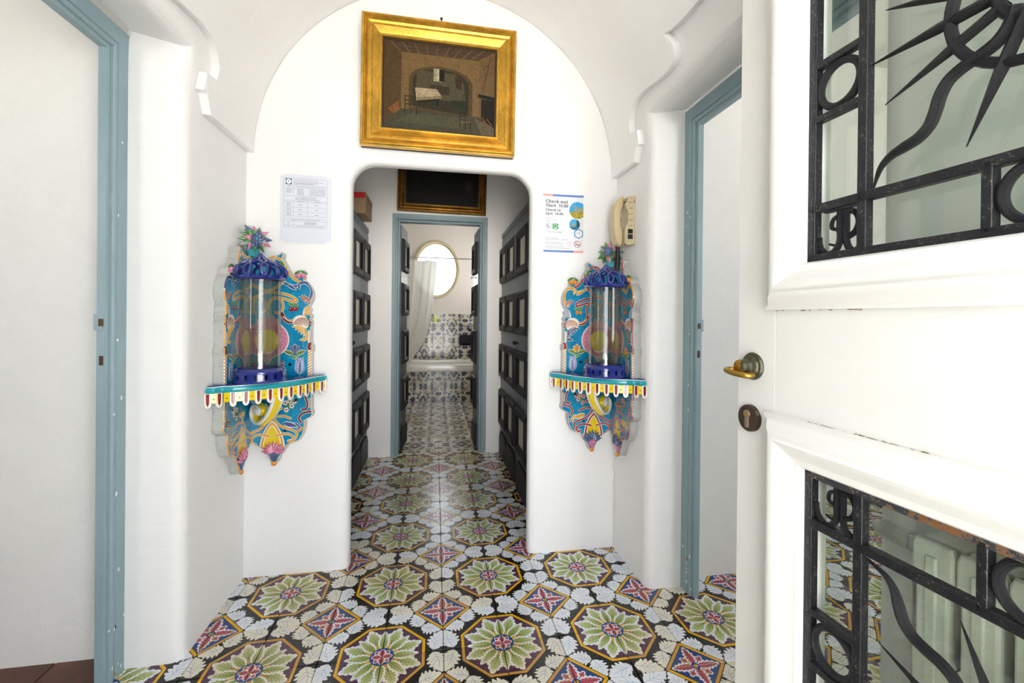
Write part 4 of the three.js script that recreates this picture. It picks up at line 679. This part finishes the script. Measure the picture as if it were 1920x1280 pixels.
function notice2() {
  const [c, g] = canvas(512, 724); g.fillStyle = '#e6e8ec'; g.fillRect(0, 0, 512, 724); const r = rng(42);
  g.fillStyle = '#e9a296'; g.fillRect(0, 2, 126, 26); g.fillStyle = '#5b7ec4'; g.fillRect(126, 2, 386, 26); g.fillRect(8, 694, 378, 24); g.fillStyle = '#e9a296'; g.fillRect(386, 694, 126, 24);
  g.fillStyle = '#33363c'; const T = (s, x, y, px, w = 'bold') => { g.font = `${w} ${px}px sans-serif`; g.fillText(s, x, y); };
  T('Check-out', 32, 112, 58); T('10am  10:00', 32, 160, 51); T('Check-in', 32, 214, 46); T('2pm  14:00', 32, 258, 44);
  g.fillStyle = '#777a82'; T('CONTACT US', 36, 300, 17, ''); T('CONTACTEZ-NOUS', 36, 325, 17, ''); T('CONTATTACI', 36, 350, 17, '');
  g.strokeStyle = '#33363c'; g.lineWidth = 3; g.beginPath(); g.arc(72, 400, 34, 0, 7); g.stroke(); g.lineWidth = 9; g.lineCap = 'round'; g.beginPath(); g.arc(84, 386, 26, 1.7, 3.3); g.stroke();
  g.fillStyle = '#19a045'; g.beginPath(); g.roundRect(122, 364, 70, 72, 12); g.fill(); g.strokeStyle = '#fff'; g.lineWidth = 5; g.beginPath(); g.arc(157, 394, 19, 0, 7); g.stroke(); g.fillStyle = '#fff'; g.fillRect(134, 422, 46, 6);
  g.fillStyle = '#6a6d75'; T('+39 377 385 6498', 44, 478, 24, '');
  const tx = (x, y, w) => { g.fillStyle = 'rgba(90,92,104,.75)'; let p = x; while (p < x + w) { const q = 4 + 14 * r(); g.fillRect(p, y, Math.min(q, x + w - p), 5); p += q + 4; } };
  tx(34, 540, 160); tx(34, 558, 280); tx(34, 592, 180); tx(34, 612, 240); tx(34, 644, 230); tx(34, 664, 300);
  const disc = (x, y, R, fn) => { g.save(); g.beginPath(); g.arc(x, y, R, 0, 7); g.clip(); fn(); g.restore(); };
  disc(438, 190, 105, () => { g.fillStyle = '#2f9fdc'; g.fillRect(300, 60, 240, 260); g.fillStyle = '#8f9a86'; g.beginPath(); g.moveTo(390, 120); g.lineTo(450, 160); g.lineTo(512, 140); g.lineTo(512, 240); g.lineTo(400, 220); g.closePath(); g.fill(); for (let i = 0; i < 300; i++) { g.fillStyle = r() > .5 ? '#c9a80e' : '#6d7a1c'; g.beginPath(); g.arc(330 + 190 * r(), 210 + 90 * r(), 7, 0, 7); g.fill(); } });
  disc(400, 366, 68, () => { g.fillStyle = '#3aa8dc'; g.fillRect(320, 290, 160, 100); g.fillStyle = '#1d6f9c'; g.fillRect(320, 388, 160, 60); g.fillStyle = '#b09a5e'; g.beginPath(); g.moveTo(360, 395); g.lineTo(385, 330); g.lineTo(410, 395); g.fill(); g.fillStyle = '#2c4a3c'; g.fillRect(425, 300, 60, 100); });
  g.strokeStyle = '#2389ad'; g.lineWidth = 11; g.beginPath(); for (let k = 0; k < 7; k++) g[k ? 'lineTo' : 'moveTo'](452 + 58 * Math.sin(k * PI / 3), 480 - 58 * Math.cos(k * PI / 3)); g.stroke(); tx(432, 466, 44);
  g.strokeStyle = '#d98088'; g.lineWidth = 3; g.beginPath(); g.moveTo(320, 640); g.bezierCurveTo(280, 600, 310, 570, 325, 600); g.bezierCurveTo(345, 570, 370, 610, 320, 640); g.stroke();
  g.strokeStyle = '#c8302c'; g.lineWidth = 7; g.beginPath(); g.arc(436, 610, 38, 0, 7); g.moveTo(410, 584); g.lineTo(462, 636); g.stroke(); g.strokeStyle = '#3a3a3a'; g.beginPath(); g.moveTo(412, 618); g.lineTo(458, 618); g.stroke();
  return c;
}
function paper(label, cnv, x, y, w, h, roll, tape) {
  const o = thing('paper_notice', label, 'notice', [x, y, -.5392]); o.rotation.z = roll;
  const g = new THREE.PlaneGeometry(w, h, 8, 10), p = g.attributes.position; for (let i = 0; i < p.count; i++) { const a = p.getX(i) / w * 2, b = p.getY(i) / h * 2; p.setZ(i, .0015 + .0035 * Math.pow(Math.abs(a * b), 3)); } g.computeVertexNormals();
  obj('sheet', g, S({ map: ctex(cnv), roughness: .45, side: THREE.DoubleSide }), o);
  if (tape) for (const sx of [-1, 1]) for (const sy of [-1, 1]) obj('tape', bx(-.012, .012, -.006, .006, .0052, .0056), S({ color: 0xf0efe9, roughness: .3 }), o).position.set(sx * (w / 2 - .006), sy * (h / 2 - .004), 0);
}
paper('white printed table notice above the left corner shelf', notice1(), -.592, 1.575, .208, .294, -.004, true);
paper('check-out and check-in notice with blue bands beside the intercom', notice2(), .56, 1.566, .2, .278, .004);

// ---------------------------------------------------------------- intercom telephone on the right wall
{
  const o = thing('intercom_phone', 'old beige intercom telephone with black cord on the right wall', 'telephone', [.83, 1.44, -.335], -PI / 2);
  // local x towards the camera, z into the hall; body .09 wide behind the camera-side face
  const b = obj('cradle', [extr(shapeOf([[0, .005], [.04, 0], [.046, .01], [.046, .075], [.032, .1], [.032, .15], [.044, .17], [.044, .195], [.036, .215], [0, .22]]), .088, .004, 2).rotateY(-PI / 2)], M.phone, o);
  b.geometry.translate(0, 0, 0);
  obj('button', bx(-.002, .0025, .028, .048, .012, .034, .001), M.rubber, b); obj('button', bx(-.002, .0025, .052, .071, .012, .034, .001), M.rubber, b);
  for (let k = 0; k < 5; k++) obj('groove', bx(-.001, .0012, .085 + k * .026, .0865 + k * .026, .012, .032), M.darkWood, b);
  const h = obj('handset', [extr(shapeOf([[.05, .012], [.062, -.004], [.074, .006], [.086, .04], [.092, .09], [.092, .15], [.086, .185], [.06, .215], [.047, .222], [.048, .18], [.06, .15], [.06, .085], [.05, .065]]), .056, .006, 3).rotateY(-PI / 2).translate(-.016, 0, 0)], M.phoneHandset, o); h.userData.label = 'curved beige handset hung on the cradle';
  const c = obj('cord', taper([[-.05, .002, .06], [-.052, -.02, .058], [-.05, -.06, .058], [-.046, -.1, .064], [-.05, -.118, .068]], (t) => .009 + .007 * Math.sin(PI * Math.min(1, t * 1.1)) * t, 24, 10), M.rubber, o); c.userData.label = 'gathered black telephone cord';
}
tag(obj('cable', tube([[.826, .62, -.534], [.826, .45, -.533], [.827, .44, -.522], [.82, .4, -.53], [.826, .37, -.526], [.824, .3, -.534], [.826, .15, -.533], [.825, .004, -.532]], .0022, 60, 6), M.glazeWhite), 'thin white cable running down the right wall corner', 'cable');

// ---------------------------------------------------------------- wardrobes in the corridor
const ROWS = [[1.395, 1.667], [1.01, 1.28], [.64, .9], [.258, .535]];
const pframe = [[-.05, .002], [-.05, .012], [-.042, .02], [-.03, .026], [-.012, .027], [-.002, .023], [.004, .01], [.004, 0]];
function panels(parent, cols, rows, z, pads) {
  for (const [a, b] of cols) {
    for (const [c, d] of rows) { obj('panel_frame', sweepFrame(pframe, a, b, c, d, false, .4), M.black, parent).position.z = z; obj('panel', bx(a + .048, b - .048, c + .048, d - .048, z - .002, z + .006, .002), M.cream, parent); }
    if (pads) { const m = (a + b) / 2, w = (b - a) / 2 + .004; obj('kick_panel', extr(shapeOf([[m - w, .015], [m + w, .015], [m + w, .15], [m + w - .05, .2], [m - w + .05, .2], [m - w, .15]]), .016, .003, 2).translate(0, 0, z), M.black, parent); }
  }
}
function wardrobe(s, X, label) {
  const o = thing('wardrobe', label, 'wardrobe', [s * X, 0, -1.36], s > 0 ? -PI / 2 : PI / 2);
  const hw = .75, dz = .95 - X - .01;
  obj('body', [bx(-hw, hw, .0, 1.745, -dz, -.02)], M.closet, o);
  obj('cornice', [bx(-hw, hw, 1.745, 1.765, -dz, -.004), bx(-hw, hw, 1.765, 1.8, -dz, .002, .003)], M.closet, o);
  for (const e of [-1, 1]) {
    const x0 = e < 0 ? -hw + .004 : .003, x1 = e < 0 ? -.003 : hw - .004, dr = obj('door', bx(x0, x1, .012, 1.74, -.02, 0, .003), M.closet, o);
    const m = .038, g = .03, w = (x1 - x0 - 2 * m - g) / 2;
    panels(dr, [[x0 + m, x0 + m + w], [x1 - m - w, x1 - m]], ROWS, 0, true);
    const kn = obj('knob', lathe([[0, 0], [.006, 0], [.005, .012], [.012, .018], [.013, .024], [.008, .03], [0, .031]], 16).rotateX(PI / 2), M.black, dr); kn.position.set(e < 0 ? x1 - .02 : x0 + .02, .95, 0);
  }
  return o;
}
wardrobe(-1, .56, 'grey blue wardrobe with black framed cream panels on the corridor left');
wardrobe(1, .5, 'grey blue wardrobe with black framed cream panels on the corridor right');
{
  const b = thing('storage_box', 'brown cardboard box with red lid on top of the left wardrobe', 'box', [-.625, 1.8, -1.7]);
  obj('box', bx(-.125, .125, 0, .105, -.14, .14, .003), M.cardboard, b); obj('lid', bx(-.128, .128, .1, .138, -.143, .143, .004), M.cardboard, b); obj('red_band', bx(-.1285, .122, .101, .1385, .1385, .1445, .001), M.redLid, b);
}
// bathroom door leaves folded back into the bathroom
function leafDoor(x, turn, len, s, label) {
  const o = thing('door_leaf', label, 'door', [x, 0, -2.23], turn);
  const a = s > 0 ? -len : 0, b = s > 0 ? 0 : len;
  obj('leaf', bx(a, b, .012, 1.872, -.03, 0, .002), M.closet, o);
  panels(o, [[a + .03, b - .03]], [[1.5, 1.76], [1.13, 1.39], [.72, 1.0], [.34, .6]], 0, true);
  obj('rail_plate', bx(a + .01, b - .01, 1.4, 1.49, 0, .003, .001), M.glazeWhite, o).userData.label = 'white plate between the upper panels';
  const kn = obj('knob', lathe([[0, 0], [.006, 0], [.005, .012], [.012, .018], [.013, .024], [.008, .03], [0, .031]], 16).rotateX(PI / 2), M.glazeWhite, o); kn.position.set(s > 0 ? a + .02 : b - .02, 1.48, .003);
}
leafDoor(-.318, PI / 2 - .085, .33, -1, 'panelled left leaf of the bathroom door, folded back');
leafDoor(.318, -PI / 2 + .03, .33, 1, 'panelled right leaf of the bathroom door, folded back');

// ---------------------------------------------------------------- bathroom
{
  const t = thing('bathtub', 'white bathtub with flowered tile front beneath the oval window', 'bathtub', [0, 0, -4.43]);
  obj('surround', bx(-1.2, .9, 0, .388, -.08, -.011), M.mortar, t);
  for (let r = 0; r < 2; r++) for (let i = -6; i <= 4; i++) { if (i < -4 || i > 3) continue; const m = obj('tile', sprigG[(((i % 2) + 2) % 2) + 2 * (r % 2)], sprigMat[rand() > .5 ? 0 : 1], t); m.rotation.x = PI / 2; m.position.set(.2 * i + .1 + .012, .098 + .195 * r, 0); m.scale.set(1, 1, .975); }
  const so = new THREE.Shape(), si = new THREE.Path(); so.moveTo(-1.2, 0); so.lineTo(.9, 0); so.lineTo(.9, .7); so.lineTo(-1.2, .7); so.closePath();
  const rr = (p, x0, x1, y0, y1, r) => { p.moveTo(x0 + r, y0); p.lineTo(x1 - r, y0); p.absarc(x1 - r, y0 + r, r, -PI / 2, 0); p.lineTo(x1, y1 - r); p.absarc(x1 - r, y1 - r, r, 0, PI / 2); p.lineTo(x0 + r, y1); p.absarc(x0 + r, y1 - r, r, PI / 2, PI); p.lineTo(x0, y0 + r); p.absarc(x0 + r, y0 + r, r, PI, 1.5 * PI); };
  rr(si, -1.0, .72, .08, .64, .18); so.holes.push(si);
  obj('rim', toCreasedNormals(muv(extr(so, .1, .018, 4, 12).rotateX(-PI / 2).translate(0, .388, .02)), .6), M.porcelain, t);
  const bas = []; const ring = (k, y) => { const p = new THREE.Path(); rr(p, -1.0 + k, .72 - k, .08 + k * .5, .64 - k * .5, .18 - k * .3); return p.getPoints(8).map((q) => [q.x, y, -q.y + .02]); };
  const rs = [ring(-.01, .48), ring(.02, .3), ring(.06, .14), ring(.14, .1)], n = rs[0].length; for (let k = 0; k + 1 < rs.length; k++) for (let i = 0; i < n; i++) { const j = (i + 1) % n; bas.push(...rs[k][i], ...rs[k][j], ...rs[k + 1][j], ...rs[k][i], ...rs[k + 1][j], ...rs[k + 1][i]); }
  const bg = new THREE.BufferGeometry(); bg.setAttribute('position', new THREE.Float32BufferAttribute(bas, 3)); bg.computeVertexNormals(); obj('basin', [muv(toCreasedNormals(bg, .8)), bx(-.9, .62, .09, .1, -.56, -.1)], M.porcelain, t);
}
{
  const [c, g] = canvas(512, 512); g.fillStyle = '#e9e5dc'; g.fillRect(0, 0, 512, 512); const r = rng(51);
  for (let y = 0; y < 32; y++) for (let x = 0; x < 32; x++) { g.fillStyle = (x + y) % 2 ? '#faf8f2' : '#d2cdc2'; g.beginPath(); g.arc(8 + x * 16 + 3 * r(), 8 + y * 16 + 3 * r(), 4.5 + 1.5 * r(), 0, 7); g.fill(); }
  const lace = P({ map: ctex(c, true, .22), roughness: .95, transmission: .45, thickness: 0, side: THREE.DoubleSide });
  const pos = [], uv = [], nu = 90, nv = 40, edge = (y) => y > 1.3 ? -.02 - .045 * (1.86 - y) / .56 : y > .8 ? -.065 - .11 * Math.pow((1.3 - y) / .5, 1.4) : -.175 - .3 * Math.pow((.8 - y) / .5, .9);
  const at = (i, j) => { const y = 1.862 - 1.56 * j / nv, u = i / nu, e = edge(y), x0 = -.98 - (e + .02) * -.1, x = x0 + (e - x0) * u; const f = .022 + .012 * Math.sin(j * .2); return [x, y - .02 * Math.abs(Math.sin(u * 18)) * (j === 0 ? 1 : 0), -4.352 + f * Math.sin(u * 42 + .02 * j) + .008 * Math.sin(u * 97) + (j / nv) * .015]; };
  for (let j = 0; j < nv; j++) for (let i = 0; i < nu; i++) { const a = at(i, j), b = at(i + 1, j), cc = at(i + 1, j + 1), d = at(i, j + 1); pos.push(...a, ...d, ...b, ...b, ...d, ...cc); const U = (p, q) => [p / nu * 1.35, -q / nv * 1.56]; uv.push(...U(i, j), ...U(i, j + 1), ...U(i + 1, j), ...U(i + 1, j), ...U(i, j + 1), ...U(i + 1, j + 1)); }
  const gg = new THREE.BufferGeometry(); gg.setAttribute('position', new THREE.Float32BufferAttribute(pos, 3)); gg.setAttribute('uv', new THREE.Float32BufferAttribute(uv, 2));
  const s = thing('shower_curtain', 'white lace shower curtain gathered to the left of the bathtub', 'curtain');
  obj('cloth', toCreasedNormals((gg.computeVertexNormals(), gg), 1.2), lace, s);
  for (let k = 0; k < 9; k++) { const x = -.04 - k * .115; obj('curtain_ring', new THREE.TorusGeometry(.02, .0035, 6, 16).rotateY(PI / 2).translate(x, 1.8785, -4.352), M.glazeWhite, s); }
  tag(obj('curtain_rod', new THREE.CylinderGeometry(.007, .007, 2.1, 12).rotateZ(PI / 2).translate(-.15, 1.888, -4.352), M.steel), 'thin grey shower curtain rod across the bathroom', 'rod');
}
{
  const f = thing('soap_niche', 'black square soap dish set in the bathroom tiles', 'soap dish', [.41, .772, -5.14]);
  obj('frame', sweepFrame([[-.002, -.0], [-.002, .012], [.004, .016], [.012, .014], [.014, 0]], -.073, .073, -.066, .066, false, .4), M.black, f); obj('back', bx(-.075, .075, -.068, .068, -.004, .002), M.black, f); obj('dish', lathe([[0, 0], [.05, .002], [.055, .012], [.052, .012], [.046, .005], [0, .004]], 24).translate(0, -.05, .03).scale(1, 1, .7), M.black, f);
  const tp = thing('bath_tap', 'chrome mixer tap on the bathroom tiles', 'tap', [.47, 1.0, -5.13]);
  obj('body', [bx(-.08, .08, -.016, .016, .02, .05, .012), new THREE.CylinderGeometry(.012, .012, .03, 14).rotateX(PI / 2).translate(-.06, 0, .008), new THREE.CylinderGeometry(.012, .012, .03, 14).rotateX(PI / 2).translate(.06, 0, .008)], M.chrome, tp);
  obj('spout', tube([[0, -.01, .04], [0, -.03, .07], [0, -.04, .12], [0, -.055, .135]], .009, 20, 10), M.chrome, tp); for (const s of [-1, 1]) obj('tap_handle', lathe([[0, 0], [.014, 0], [.018, .012], [.014, .026], [0, .03]], 16).rotateX(PI / 2).translate(s * .06, 0, .05), M.chrome, tp);
  const sh = thing('shampoo_shelf', 'small white shelf on the tiles behind the curtain edge', 'shelf', [-.1, 1.035, -5.14]); obj('board', bx(-.1, .1, -.012, 0, 0, .09, .004), M.glazeWhite, sh); obj('bracket', bx(-.01, .01, -.05, -.012, 0, .05, .003), M.glazeWhite, sh);
  const bt = thing('shampoo_bottle', 'yellow shampoo bottle beside the shower curtain edge', 'bottle', [-.045, 1.035, -5.09]); obj('bottle', lathe([[0, 0], [.026, 0], [.028, .006], [.028, .085], [.02, .1], [.012, .105], [0, .105]], 24), S({ color: 0xd9d96a, roughness: .3 }), bt); obj('cap', lathe([[0, .105], [.014, .105], [.014, .128], [0, .13]], 20), M.glazeWhite, bt);
}
// wall lamp over the passage, on its corridor side
{
  const l = thing('wall_lamp', 'white cone wall lamp above the passage on its corridor side', 'lamp', [0, 1.97, -.66]);
  obj('shade', new THREE.CylinderGeometry(.03, .075, .11, 32, 1, true).rotateX(.75).translate(0, 0, 0), M.glazeWhite, l);
  obj('arm', [tube([[0, .04, .03], [0, .06, .05], [0, .05, .075]], .006, 12, 8), new THREE.CylinderGeometry(.03, .03, .012, 20).rotateX(PI / 2).translate(0, .05, .076)], M.steel, l);
  obj('bulb', new THREE.SphereGeometry(.022, 16, 12).translate(0, -.01, -.01), S({ color: 0xffffff, emissive: 0xfff4e4, emissiveIntensity: 2 }), l);
  const sp = new THREE.SpotLight(0xfff6ea, .62, 0, .75, 1, 2); sp.position.set(0, -.05, -.045); sp.target.position.set(0, -.85, -1.46); sp.castShadow = true; sp.shadow.radius = 2; l.add(sp, sp.target);
}
renderer.render(scene, camera);
